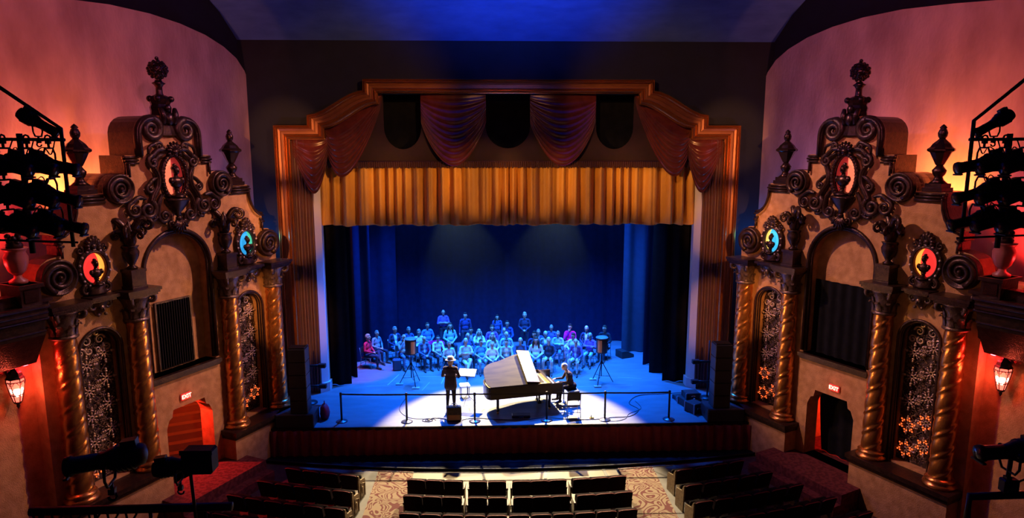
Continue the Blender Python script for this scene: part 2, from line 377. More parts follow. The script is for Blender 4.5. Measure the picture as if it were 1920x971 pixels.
for i in range(170):                                      # bullion fringe, a strip of strands
    x = -6.4+12.8*i/169; mb.box(x-.028, x+.028, 23.40, 23.43, 7.62+.02*math.sin(i*2.1), 7.84)
mb.obj('fringe', M_FRINGE, vd, kind='stuff')
mb = MB(); mb.tube([(-6.45, 23.40, 7.84), (6.45, 23.40, 7.84)], .02, 6); mb.obj('fringe_cord', M_FRINGE, vd)
for k, (a, b) in enumerate(((-3.02, -.80), (.71, 2.97))):
    swag('full_swag', '', a, 10.1, b, 10.1, 2.42, .95, 23.36, vd, folds=10, amp=.06)
for s in (-1, 1):
    swag('corner_swag', '', s*6.28, 8.95, s*4.33, 10.1, 2.0, .28, 23.36, vd, folds=9, amp=.06, skew=.36)
    swag('tail_swag', '', s*7.40, 8.58, s*6.2, 8.62, 1.85, .5, 23.30, vd, folds=7, amp=.07, skew=.6)
# black backing behind the scalloped openings
MB().box(-6.9, 6.9, 23.9, 23.94, 7.7, 10.6).obj('black_border', M_BLACK, label='black cloth border hung behind the scalloped valance openings', cat='border')
def pleat(x):   # irregular pleats
    q = abs(math.sin(x*7.6+1.1*math.sin(x*1.7)+.6*math.sin(x*3.1))); return (.25+.09*math.sin(x*2.3+1))*q**1.4+.05*abs(math.sin(x*13.3+1.6*math.sin(x*.9)))
mb = MB()
mb.grid(700, 14, lambda u, v: (-6.62+13.24*u, 23.76-1.0*pleat(-6.62+13.24*u)*(1.15-.45*v), 5.64+.025*math.sin(u*63)+.03*abs(u-.5)*(1-v)+2.5*v))
mb.grid(700, 2, lambda u, v: (-6.62+13.24*u, 23.74-1.0*pleat(-6.62+13.24*u)-.02*v*(1-v)*4, 5.60+.025*math.sin(u*63)+.07*v))
mb.obj('gold_curtain', M_GOLDC, label='gold pleated house curtain raised to a short border', cat='curtain')
def leg(label, x0, x1, y, m=M_BLACK, dy=0., zt=9.2, n=60, k=9.):
    mb = MB()
    mb.grid(n, 10, lambda u, v: (x0+(x1-x0)*u, y+dy*u+.07*math.sin(u*abs(x1-x0)*k+y)+.03*math.sin(u*31), STG+.02+(zt-STG)*v))
    return mb.obj('wing_curtain', m, label=label, cat='curtain', group='wing curtains')
M_LEGB = mat('blue_glow_velour', (.004, .010, .040), .95, c2=(.003, .007, .030), scale=5, spec=.08)  # the stage's blue glow is mixed into this cloth colour
leg('black wing curtain just inside the left velvet drape', -7.6, -5.9, 24.0, dy=.12)
leg('narrow black wing curtain second from the left proscenium edge', -7.8, -5.82, 24.95)
leg('dark wing curtain behind the person in the red coat on the left', -8.0, -5.55, 26.9, m=M_LEGB)
leg('farthest dark wing curtain on the left, next to the backdrop', -8.2, -4.72, 28.3, m=M_LEGB)
leg('black wing curtain just inside the right velvet drape', 7.6, 5.8, 24.0, dy=.05)
leg('black wing curtain second from the right proscenium edge', 7.8, 5.53, 25.0)
leg('narrow dark wing curtain third from the right proscenium edge', 8.0, 5.5, 26.1, m=M_LEGB)
leg('blue lit wing curtain farthest upstage on the right', 8.2, 4.98, 27.85, m=mat('blue_lit_velour', (.020, .026, .05), .9, c2=(.015, .02, .04), scale=5))  # blue stage light is put into this curtain's colour
mb = MB(); mb.grid(260, 6, lambda u, v: (-9.5+19*u, 29.6+.06*math.sin(u*19*5)+.03*math.sin(u*19*13), STG+.01+(10.4-STG)*v))
mb.obj('backdrop_curtain', M_LEGB, label='full width black backdrop curtain at the rear of the stage', cat='curtain')

# ------------------------------------------------------------------ side facades (local frame: x out of the wall, y along it, z up)
FC = Vector((9.01, 18.075)); FD = Vector((2.86, 5.87)).normalized()      # for the right side x is +, direction towards the stage is (-,+)
def ffr(side):
    n = Vector((-side*FD.y, -FD.x, 0)); d = Vector((-side*FD.x, FD.y, 0)); return Vector((side*FC.x, FC.y, 0)), n, d
def fp(side, a, o, z):      # a: towards the stage, o: out of the wall
    c, n, d = ffr(side); return c+n*o+d*a+Vector((0, 0, z))
def frz(side):
    n = ffr(side)[1]; return math.atan2(n.y, n.x)
def fth(name, side, a, o, z, label, cat, group=None, flip=0): return thing(name, fp(side, a, o, z), frz(side), label, cat, group)
SIDE = {-1: 'left', 1: 'right'}
def arch_loop(c, hw, zb, zs, n=18, ry=None):
    ry = ry or hw
    return [(c-hw, zb), (c+hw, zb)]+[(c+hw*math.cos(PI*i/n), zs+ry*math.sin(PI*i/n)) for i in range(n+1)]
def facade_outline():
    H = [(3.75, -1.5), (3.75, 4.72), (3.62, 4.74), (3.66, 5.38)]
    H += [(3.2+.44*math.cos(a), 5.38+.44*math.sin(a)) for a in (.4, .8, 1.2)]
    H += [(3.05, 5.84), (3.05, 6.05), (3.12, 6.08), (3.12, 6.3)]
    H += [(3.12-.52*math.sin(t*PI/2)**1.0*1.0, 6.3+.78*(1-math.cos(t*PI/2))) for t in (.2, .4, .6, .8, 1.0)]
    H += [(2.62, 7.2), (1.92, 7.2), (1.92, 7.3)]
    H += [(1.55+.37*math.cos(a), 7.28+.37*math.sin(a)) for a in (.3, .7, 1.1, 1.5)]
    H += [(1.26, 7.62), (1.26, 8.09), (.97, 8.09), (.97, 8.45)]
    H += [(.52+.45*math.cos(a), 8.62+.47*math.sin(a)) for a in (.1, .4, .7, 1.0, 1.3, 1.57)]
    H += [(.36, 9.02), (.30, 9.1)]
    return H+[(-y, z) for y, z in reversed(H)]
DOOR = [(-.76, -.88), (.76, -.88), (.76, .72), (.66, .95), (.56, 1.0), (.52, 1.2), (-.52, 1.2), (-.56, 1.0), (-.66, .95), (-.76, .72)]
def vol_mesh(R, deep=.75):
    mb = MB()
    prof = [(.86, -deep), (1., -deep+.02), (1., -.30), (.96, -.28), (1.02, -.22), (.96, -.16), (1.02, -.10), (.96, -.04), (1.0, .02), (.95, .06), (.86, .05), (.80, .0), (.0, .0)]
    M = Matrix.Rotation(PI/2, 4, 'Y')
    mb.lathe([(r*R, x) for r, x in prof], 30, M=M)
    P = spiral((0, 0), R*.80, -1.2, 2.15, 1, .03, 44, .02, .03)
    mb.tube(P, [R*(.15*(1-i/44)+.05) for i in range(45)], 7)
    mb.ell((.05, 0, 0), R*.14, 10, 6)
    return mb.mesh('volute', M_WALNUT)
def mould(paths, offs=((-.09, .0, .05), (-.03, .0, .035), (.02, -.07, .03)), n=6):
    mb = MB()
    for p in paths:
        for x, dz, r in offs: mb.tube([(x-.1, y, z+dz) for y, z in p], r, n)
    return mb
def mir(p): return [(-y, z) for y, z in p]
COLA = (-3.265, -1.455, 1.50, 3.262)
for side in (-1, 1):
    SD = SIDE[side]
    fo = facade_outline()
    holes = [arch_loop(0, 1.02, 2.24, 5.05), arch_loop(-2.36, .50, .04, 3.42), arch_loop(2.36, .50, .04, 3.42), DOOR]
    wl = cached('facade', lambda: MB().prism([fo]+[list(h) for h in holes], -.65, -.15, 'x').mesh('facade_wall', M_STUC))
    if len(wl.materials) < 2:
        wl.materials.append(M_WALNUT)
        for p in wl.polygons:
            if abs(p.normal.x) < .5 and p.center.z > 5.7 and abs(p.center.y)+.0 > 0 and not (abs(p.center.y) < 1.05 and p.center.z < 6.15): p.material_index = 1
    wall = ob('wall_'+SD, wl, None, fp(side, 0, 0, 0), (0, 0, frz(side)), kind='structure')
    # back panel of the big arched recess
    MB().box(-.62, -.55, -1.1, 1.1, 2.0, 6.2).obj('recess_panel', M_STUC, wall)
    MB().tube([(-.14, y, z) for y, z in [(1.06, 2.3)]+[(1.06*math.cos(PI*i/24), 5.05+1.06*math.sin(PI*i/24)) for i in range(25)]+[(-1.06, 2.3)]], .055, 8).obj('arch_moulding', M_WALNUT, wall)
    MB().tube([(-.20, y, z) for y, z in [(.98, 2.3)]+[(.98*math.cos(PI*i/24), 5.05+.98*math.sin(PI*i/24)) for i in range(25)]+[(-.98, 2.3)]], .04, 8).obj('arch_moulding', M_BRONZE, wall)
    mb = MB(); mb.box(-.55, -.02, -1.12, 1.12, 2.12, 2.24); mb.box(-.2, -.06, -1.08, 1.08, 2.06, 2.12); mb.obj('ledge', M_WALNUT, wall)
    # plinths below the column pairs
    for s in (-1, 1):
        y0, y1 = sorted((s*1.02, s*3.72))
        MB().box(-.16, .34, y0+.05, y1-.05, -1.5, -.24).obj('plinth', M_STUC, wall)
        mb = MB(); mb.box(-.16, .46, y0-.02, y1+.02, -.12, 0); mb.box(-.16, .40, y0+.01, y1-.01, -.24, -.12); mb.obj('plinth_cap', M_WALNUT, wall)
    up = [p for p in fo if p[1] > 6.2]
    ob('pediment_back', cached('pedb', lambda: MB().prism([up], -1.12, -.65, 'x').mesh('pediment_back', M_WALNUT)), wall)
    # cornice mouldings that follow the silhouette
    half = [[(1.92, 7.14), (2.66, 7.14)], [(1.92, 7.06), (2.63, 7.06)], [(.95, 8.04), (1.3, 8.04)], [(.95, 7.96), (1.28, 7.96)], [(1.22, 8.0), (1.22, 7.62)],
            [(3.14, 6.12), (3.0, 6.12)], [(3.06, 5.84), (3.06, 6.1)],
            [(3.12-.52*math.sin(t*PI/2), 6.3+.78*(1-math.cos(t*PI/2))) for t in (0, .2, .4, .6, .8, 1.0)]+[(2.60, 7.12)]]
    cm = cached('cornice', lambda: mould(half+[mir(p) for p in half]).mesh('cornice', M_WALNUT))
    ob('cornice', cm, wall)
    # crown: two deep curled bands
    for s in (-1, 1):
        P = [(.90, 8.07), (.90, 8.45)]+[(.52+.38*math.cos(a), 8.62+.40*math.sin(a)) for a in (.0, .3, .6, .9, 1.2, 1.57)]+[q[1:] for q in spiral((.50, 8.74), .27, 1.75, 1.9, 1, .03, 30)]
        mb = MB(); nP = len(P)
        mb.tube([(-.10, s*y, z) for y, z in P], [.10 if i < 8 else .10*(1-(i-8)/(nP-8))+.025 for i in range(nP)], 8)
        mb.tube([(-.02, s*y, z) for y, z in P[:9]], .05, 6)
        mb.obj('crown_band', M_WALNUT, wall)
    for R, a, z, k in ((.37, 1.55, 7.28, 'u'), (.42, 3.22, 5.36, 'l')):
        vm = cached('vol'+k, lambda: vol_mesh(R))
        for s in (-1, 1): ob('volute', vm, wall, (-.02, s*a, z), None, (1, s, 1))
    # near stretch of wall with the lantern, cove wall behind the pediment, dark wall behind the cove
    MB().box(-.9, -.5, -11.5, -3.7, -1.5, 5.2).obj('wall_%s_near' % SD, M_STUC, None, loc=fp(side, 0, 0, 0), rot=(0, 0, frz(side)), kind='structure') if side < 0 else \
        MB().box(-.9, -.5, 3.7, 11.5, -1.5, 5.2).obj('wall_%s_near' % SD, M_STUC, None, loc=fp(side, 0, 0, 0), rot=(0, 0, frz(side)), kind='structure')
    arc = [(5.22, 9.0), (5.14, 9.9), (5.02, 10.4), (4.82, 10.85), (4.5, 11.22), (4.0, 11.52), (3.3, 11.78), (2.4, 11.97), (1.4, 12.08), (.2, 12.1), (-1.2, 12.0), (-2.6, 11.85), (-5, 11.8), (-11, 11.8)]
    lp = [(-11, 2.5), (5.25, 2.5)]+arc
    if side > 0: lp = [(-y, z) for y, z in reversed(lp)]
    MB().prism([lp], -2.35, -2.2, 'x').obj('wall_%s_cove' % SD, M_COVE, None, loc=fp(side, 0, 0, 0), rot=(0, 0, frz(side)), kind='structure')
    q = (-13, 5.9) if side < 0 else (-5.9, 13)
    MB().box(-2.6, -2.4, q[0], q[1], -1.5, 15).obj('wall_%s_rear' % SD, M_NAVY, None, loc=fp(side, 0, 0, 0), rot=(0, 0, frz(side)), kind='structure')
    # landing in front of the exit
    mb = MB(); mb.box(-.66, 1.1, -1.45, 1.45, HF, -.88)
    ld = mb.obj('floor_landing_'+SD, M_LAND, None, loc=fp(side, 0, 0, 0), rot=(0, 0, frz(side)), kind='structure')
    MB().box(1.1, 1.4, -1.45, 1.45, HF, -1.16).obj('step', M_LAND, ld)

# ---- twisted columns
def shaft_mesh():
    turns = 6.6; H = 3.76
    def wob(a, t):
        ph = (2*a-2*PI*turns*t) % (2*PI); d = min(ph, 2*PI-ph)
        return 1+.035*math.cos(ph-PI)+.10*math.exp(-(d/.42)**2)-.04*math.exp(-((d-.95)/.3)**2)
    k = 110; mb = MB()
    mb.lathe([(.262-.028*(j/k)**1.3, .22+H*j/k) for j in range(k+1)], 32, wob=wob)
    return mb.mesh('shaft', M_GILT)
def leaf_mesh(h=.30, w=.17, curl=.12):
    mb = MB()
    def fn(u, v):
        q = (u-.5)*w*(1-.55*v**2)*(1+.12*math.sin(v*18))
        x = .02+curl*v**2.4+.03*math.sin(u*PI)*(1-v); z = h*(v if v < .85 else .85-(v-.85)*1.2)
        return (x, q, z)
    mb.grid(4, 8, fn); mb.grid(4, 8, lambda u, v: tuple(c-(.018 if i == 0 else 0) for i, c in enumerate(fn(1-u, v))))
    return mb.mesh('leaf', M_CAPI)
def column(side, i, a):
    SD = SIDE[side]
    where = ('nearest the viewer', 'on the near side of the exit', 'on the stage side of the exit', 'nearest the stage')[i]
    t = fth('twisted_column', side, a, 0, 0, 'gilded spiral column of the %s wall, the one %s' % (SD, where), 'column', 'gilded spiral columns')
    bm = cached('colbase', lambda: MB().lathe([(.37, 0), (.38, .05), (.36, .09), (.31, .11), (.33, .15), (.34, .18), (.30, .21), (.27, .24)], 28).mesh('base', M_GILT))
    ob('base', bm, t); ob('shaft', cached('shaft', shaft_mesh), t)
    def cap():
        mb = MB(); mb.lathe([(.25, 3.96), (.30, 3.99), (.30, 4.03), (.25, 4.06), (.245, 4.2), (.27, 4.4), (.33, 4.55), (.38, 4.60)], 24)
        for k in range(4):
            an = PI/4+k*PI/2; M = Matrix.Rotation(an, 4, 'Z')
            mb.tube(spiral_xz((.36, 4.52), .11, PI*.6, 1.5), [.045*(1-q/24)+.015 for q in range(25)], 6, M=M)
        return mb.mesh('capital', M_CAPI)
    c = ob('capital', cached('cap', cap), t)
    l1 = cached('leaf1', leaf_mesh)
    for k in range(8): ob('leaf', l1, c, (.245*math.cos(k*PI/4), .245*math.sin(k*PI/4), 4.07), (0, 0, k*PI/4))
    for k in range(4): ob('leaf', l1, c, (.265*math.cos(k*PI/2+PI/4), .265*math.sin(k*PI/2+PI/4), 4.27), (0, 0, k*PI/2+PI/4), (1, 1.1, .9))
    def aba():
        mb = MB(); mb.box(-.42, .44, -.46, .46, 4.72, 4.80); mb.box(-.40, .41, -.43, .43, 4.66, 4.72); mb.box(-.38, .37, -.39, .39, 4.60, 4.66); return mb.mesh('abacus', M_WALNUT)
    ob('abacus', cached('aba', aba), t)
def spiral_xz(c, r0, a0, turns, n=24):
    return [(c[0]+(r0*(1-i/n)+.015)*math.cos(a0-2*PI*turns*i/n), 0, c[1]+(r0*(1-i/n)+.015)*math.sin(a0-2*PI*turns*i/n)) for i in range(n+1)]

# ---- busts, roundels and the cartouche
def bust_mesh():
    mb = MB()
    mb.lathe([(.17, 0), (.18, .04), (.12, .07), (.07, .10), (.05, .16), (.08, .19), (.06, .21)], 14)
    mb.lathe([(.05, .20), (.13, .26), (.165, .34), (.16, .40), (.10, .45), (.055, .47), (.05, .52)], 16, sx=.62)
    mb.ell((.02, .14, .38), (.06, .06, .08), 8, 6); mb.ell((.02, -.14, .38), (.06, .06, .08), 8, 6)
    mb.ell((.015, 0, .60), (.085, .075, .10), 12, 8); mb.ell((-.02, 0, .65), (.09, .09, .07), 10, 6); mb.ell((.10, 0, .59), (.02, .015, .025), 6, 4)
    mb.ell((-.03, 0, .72), (.05, .05, .04), 8, 5)
    return mb.mesh('bust', M_BRONZE)
def ellipse(ry, rz, n=36, cy=0, cz=0): return [(cy+ry*math.cos(2*PI*i/n), cz+rz*math.sin(2*PI*i/n)) for i in range(n)]
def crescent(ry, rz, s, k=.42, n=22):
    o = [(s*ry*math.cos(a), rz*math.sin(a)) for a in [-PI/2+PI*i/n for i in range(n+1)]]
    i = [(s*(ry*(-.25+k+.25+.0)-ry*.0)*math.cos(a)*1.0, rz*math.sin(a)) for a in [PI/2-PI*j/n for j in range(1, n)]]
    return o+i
def roundel(side, a, disc, cres, sgn, label):
    t = fth('roundel', side, a, -.14, 5.45, label, 'roundel', 'lit oval roundels')
    def ring():
        mb = MB(); mb.tube([(.04, y, z) for y, z in ellipse(.35, .43)], .075, 8, closed=True); mb.tube([(.10, y, z) for y, z in ellipse(.31, .39)], .03, 6, closed=True)
        mb.prism([ellipse(.36, .44)], -.01, .005, 'x')
        return mb.mesh('oval_frame', M_WALNUT)
    ob('oval_frame', cached('rring', ring), t)
    MB().prism([ellipse(.31, .39)], .006, .014, 'x').obj('glow_pane', G[disc], t)
    MB().prism([crescent(.31, .39, sgn, .5)], .015, .022, 'x').obj('glow_pane', G[cres], t)  # the bright crescent of a lit niche, painted as its own glowing shape
    bd = cached('bead', lambda: MB().ell((0, 0, 0), .032, 8, 6).mesh('bead', mat('pearl_bulb', (.45, .36, .40), .15)))
    for k in range(14): an = 2*PI*(k+.5)/14; ob('bead', bd, t, (.11, .37*math.cos(an), .45*math.sin(an)))
    ob('bust', cached('bust', bust_mesh), t, (.12, 0, -.42), None, .86)
    def crest():
        mb = MB()
        for k in range(9):
            an = PI*(k+.5)/9; L = .22+.12*math.sin(an)
            mb.tube([(.06, .06*math.cos(an), .42+.04*math.sin(an)), (.12, .6*L*math.cos(an), .44+.75*L*math.sin(an)), (.08, .78*L*math.cos(an), .42+1.05*L*math.sin(an))], [.03, .055, .035], 6)
        mb.ell((.10, 0, .52), (.07, .09, .08), 10, 6)
        for s in (-1, 1): mb.tube(spiral((s*.30, .44), .09, PI/2, 1.4*1, s, .015, 20, .06), [.03*(1-q/20)+.012 for q in range(21)], 6)
        return mb.mesh('crest', M_WALNUT)
    ob('crest', cached('crest', crest), t)
    def foot():
        mb = MB(); mb.lathe([(.10, -.66), (.24, -.63), (.26, -.58), (.20, -.52), (.26, -.44), (.16, -.40)], 16, sx=.6, c=(.06, 0, 0))
        for s in (-1, 1): mb.tube(spiral((s*.24, -.50), .12, PI/2, 1.5, -s, .02, 22, .08), [.04*(1-q/22)+.014 for q in range(23)], 6)
        return mb.mesh('foot', M_WALNUT)
    ob('foot', cached('rfoot', foot), t)
def cartouche(side, disc, cres, sgn, extra=None):
    t = fth('cartouche', side, 0, -.12, 7.5, 'carved scrollwork cartouche with a lit oval and bust, crowning the %s wall' % SIDE[side], 'cartouche', 'wall cartouches')
    def rope():
        mb = MB(); E = ellipse(.37, .60, 60); mb.tube([(.12, y, z) for y, z in E], .06, 8, closed=True)
        H = []
        for i in range(720):
            u = 2*PI*i/720; ph = u*38; y, z = .37*math.cos(u), .60*math.sin(u); nn = Vector((math.cos(u)/.37, math.sin(u)/.60)).normalized()
            H.append((.12+.058*math.sin(ph), y+nn.x*.058*math.cos(ph), z+nn.y*.058*math.cos(ph)))
        mb.tube(H, .018, 4, closed=True)
        mb.prism([ellipse(.38, .61)], -.02, .005, 'x')
        return mb.mesh('rope_frame', M_BRONZE)
    ob('rope_frame', cached('rope', rope), t)
    MB().prism([ellipse(.33, .56)], .006, .014, 'x').obj('glow_pane', G[disc], t)
    MB().prism([crescent(.33, .56, sgn, .05)], .015, .022, 'x').obj('glow_pane', G[cres], t)  # second lamp colour of the oval niche, painted over the first
    ob('bust', cached('bust', bust_mesh), t, (.16, 0, -.52), None, 1.18)
    def bowl():
        mb = MB(); mb.lathe([(.05, -1.02), (.09, -.98), (.08, -.92), (.17, -.82), (.28, -.68), (.33, -.60), (.36, -.58), (.34, -.54), (.2, -.52)], 28, c=(.14, 0, 0), sx=.7, wob=lambda a, v: 1+.06*abs(math.sin(a*9))*(v < .75))
        return mb.mesh('fluted_bowl', M_BRONZE)
    ob('fluted_bowl', cached('bowl', bowl), t)
    S = []   # carved scrolls of the right half: control points (y, z), spiral centre, radius, start angle, turns, sign, thickness
    S.append(([(.30, .62), (.48, .52), (.58, .35), (.56, .18)], None, .055))
    S.append(([(.16, .72), (.40, .74), (.60, .58)], ((.60, .42), .16, PI/2, 1.5, -1), .065))
    S.append(([(.60, .28), (.50, .05), (.52, -.2), (.66, -.42), (.74, -.6)], ((.86, -.78), .24, 2.4, 1.7, 1), .085))
    S.append(([(.55, .02), (.68, -.06), (.78, -.16)], ((.74, -.26), .11, .9, 1.4, -1), .055))
    S.append(([(.40, -.42), (.52, -.62), (.56, -.85)], ((.40, -.98), .17, 0, 1.6, -1), .065))
    S.append(([(.90, -.50), (1.10, -.46), (1.26, -.56)], ((1.22, -.76), .20, .9, 1.6, -1), .06))
    S.append(([(.20, -.95), (.22, -1.15), (.12, -1.25)], ((.20, -1.20), .12, PI, 1.3, 1), .05))
    S.append(([(.55, -.95), (.70, -1.05), (.82, -1.08)], ((.72, -1.0), .12, -.6, 1.3, 1), .05))
    S.append(([(.70, .62), (.66, .80), (.50, .88)], ((.40, .80), .12, PI/2, 1.4, 1), .045))
    for i, (cp, sp, th) in enumerate(S):
        for s in (-1, 1):
            def mk():
                P = [(.10, s*y, z) for y, z, _ in cr([(y, z, 0) for y, z in cp], 6)]
                n0 = len(P)
                if sp:
                    (c, r0, a0, tu, sg) = sp; Q = spiral(c, r0, a0, tu, sg, .02, 28, .10, .05); P = P+[(x, s*y, z) for x, y, z in Q]
                N = len(P); R = [th*(.65+.35*min(1, q/4)) if q < n0 else th*(1-.75*(q-n0)/(N-n0)) for q in range(N)]
                mb = MB(); mb.tube(P, R, 7); mb.tube([(x+th*.8, y, z) for x, y, z in P[:n0]], th*.35, 5)
                if sp: mb.ell((.15, s*sp[0][0], sp[0][1]), th*.8, 8, 6)
                return mb.mesh('scroll', M_WALNUT)
            ob('scroll', cached('cs%d%d' % (i, s), mk), t)
    def crest():
        mb = MB()
        for k in range(7):
            an = PI*(k+.5)/7; mb.tube([(.10, .05*math.cos(an), .66), (.22, .17*math.cos(an), .70+.13*math.sin(an)), (.16, .24*math.cos(an), .70+.24*math.sin(an))], [.03, .06, .03], 6)
        mb.ell((.2, 0, .68), (.08, .10, .08), 10, 6); mb.ell((.18, .16, .62), .06, 8, 6); mb.ell((.18, -.16, .62), .06, 8, 6)
        return mb.mesh('shell_crest', M_BRONZE)
    ob('shell_crest', cached('ccrest', crest), t)
    def pend():
        mb = MB()
        for k in range(7):
            an = -PI/2+(k-3)*.30; mb.tube([(.10, 0, -1.05), (.20, .16*math.cos(an), -1.05+.22*math.sin(an)), (.14, .34*math.cos(an), -1.03+.45*math.sin(an))], [.03, .05, .03], 6)
        mb.ell((.16, 0, -1.06), (.07, .10, .06), 8, 6); return mb.mesh('palm_pendant', M_BRONZE)
    ob('palm_pendant', cached('cpend', pend), t)

# ---- finials, urns, brackets
def finial(side, a, label):
    t = fth('finial', side, a, -.36, 7.2, label, 'finial', 'lantern shaped finials')
    ob('base', cached('fb', lambda: MB().box(-.24, .24, -.24, .24, 0, .10).box(-.2, .2, -.2, .2, .10, .2).lathe([(.21, .2), (.12, .28), (.085, .36), (.12, .40), (.15, .46), (.16, .52), (.11, .58), (.07, .64)], 16).mesh('base', M_BRONZE)), t)
    ob('cup', cached('fc', lambda: MB().lathe([(.07, .63), (.10, .66), (.13, .72), (.19, .84), (.24, .95), (.31, .99), (.31, 1.03)], 8, sm=False).mesh('cup', M_BRONZE)), t)
    ob('lid', cached('flid', lambda: MB().lathe([(.32, 1.03), (.25, 1.08), (.20, 1.16), (.11, 1.24), (.07, 1.28)], 8, sm=False).mesh('lid', M_BRONZE)), t)
    ob('tip', cached('ftip', lambda: MB().lathe([(.06, 1.27), (.10, 1.34), (.11, 1.42), (.08, 1.50), (.06, 1.52), (.085, 1.54), (.05, 1.59), (.0, 1.63)], 12).mesh('tip', M_BRONZE)), t)
def crown_finial(side):
    t = fth('crown_finial', side, 0, -.32, 8.6, 'tall ball finial on a leafy pedestal at the top of the %s wall' % SIDE[side], 'finial', 'ball finials')
    def ped():
        mb = MB(); mb.lathe([(.42, 0), (.36, .2), (.31, .4), (.27, .62), (.29, .72), (.25, .80), (.28, .86), (.30, .94), (.24, 1.0), (.15, 1.04)], 8, sx=.8, sm=False)
        for s in (-1, 1):
            mb.tube(cr([(.26, s*.16, .30), (.30, s*.18, .52), (.24, s*.22, .70)], 4), [.07, .075, .08, .085, .085, .08, .07, .06, .05], 6)
            mb.ell((.16, s*.20, .94), .085, 8, 6); mb.ell((-.1, s*.22, .94), .085, 8, 6)
        mb.ell((.3, 0, .42), (.08, .13, .16), 10, 6); mb.ell((.28, 0, .70), (.06, .09, .10), 10, 6)
        return mb.mesh('pedestal', M_BRONZE)
    ob('pedestal', cached('crp', ped), t)
    ob('stem', cached('crs', lambda: MB().lathe([(.12, 1.02), (.085, 1.08), (.08, 1.24), (.12, 1.30), (.17, 1.34), (.10, 1.38), (.08, 1.42)], 12).mesh('stem', M_BRONZE)), t)
    def ball():
        mb = MB(); mb.ell((0, 0, 1.68), .22, 16, 10)
        N = 46
        for k in range(N):
            z = 1-2*(k+.5)/N; r = math.sqrt(1-z*z); an = k*2.399963; mb.ell((.22*r*math.cos(an), .22*r*math.sin(an), 1.68+.22*z), .05, 6, 4)
        mb.ell((0, 0, 1.97), .05, 8, 6); return mb.mesh('ball', M_BRONZE)
    ob('ball', cached('crb', ball), t)
def urn(side, a, label):
    t = fth('urn', side, a, .02, 4.80, label, 'urn', 'urns over the columns')
    ob('pedestal', cached('up', lambda: MB().box(-.2, .24, -.21, .21, 0, .07).box(-.17, .2, -.18, .18, .07, .42).box(-.2, .24, -.21, .21, .42, .49).mesh('pedestal', M_WALNUT)), t)
    ob('vase', cached('uv', lambda: MB().lathe([(.12, .49), (.13, .53), (.06, .58), (.10, .66), (.17, .80), (.19, .92), (.15, 1.0), (.18, 1.05), (.20, 1.07), (.1, 1.07)], 20, wob=lambda a, v: 1+.04*abs(math.sin(a*7))*(v > .3 and v < .8)).mesh('vase', M_WALNUT)), t)
    def leafm():
        P = cr([(0, 0, 0), (.06, 0, .22), (.20, 0, .42), (.32, 0, .40)], 5); Q = spiral_xz((.30, .32), .09, PI/2, 1.3, 14)
        mb = MB(); N = len(P)+len(Q); mb.tube(P+Q, [.035+.035*math.sin(PI*min(1, i/len(P))) if i < len(P) else .035*(1-(i-len(P))/len(Q))+.012 for i in range(N)], 7); return mb.mesh('leaf_scroll', M_WALNUT)
    lm = cached('ul', leafm)
    for k in range(6): ob('leaf_scroll', lm, t, (0, 0, 1.02), (0, 0, k*PI/3+.2), (1, 1, 1+.25*(k % 2)))
    ob('leaf_scroll', lm, t, (0, 0, 1.15), (0, 0, .9), 1.35); ob('leaf_scroll', lm, t, (0, 0, 1.2), (0, 0, -2.2), 1.2)
    ob('bud', cached('ubud', lambda: MB().lathe([(.06, 1.0), (.14, 1.15), (.15, 1.32), (.10, 1.5), (.05, 1.62), (0, 1.70)], 12, wob=lambda a, v: 1+.10*math.sin(a*5+v*9)).mesh('bud', M_WALNUT)), t)
def bracket(side, a, label):
    t = fth('bracket', side, a, -.15, 4.25, label, 'bracket', 'mask brackets')
    ob('shelf', cached('bs', lambda: MB().box(0, .42, -.34, .34, .47, .55).box(0, .36, -.29, .29, .41, .47).mesh('shelf', M_WALNUT)), t)
    def body():
        mb = MB(); mb.lathe([(.02, 0), (.07, .05), (.11, .14), (.18, .26), (.25, .38), (.27, .42)], 16, sx=.9, c=(.06, 0, 0))
        mb.ell((.22, 0, .22), (.06, .08, .10), 10, 6); mb.ell((.29, 0, .21), (.03, .02, .04), 6, 4)
        for s in (-1, 1):
            mb.tube(spiral((s*.18, .30), .10, PI/2, 1.4, -s, .02, 20, .16), [.04*(1-q/20)+.012 for q in range(21)], 6); mb.ell((.2, s*.09, .08), .045, 6, 4)
        return mb.mesh('mask_body', M_CAPI)
    ob('mask_body', cached('bb', body), t)

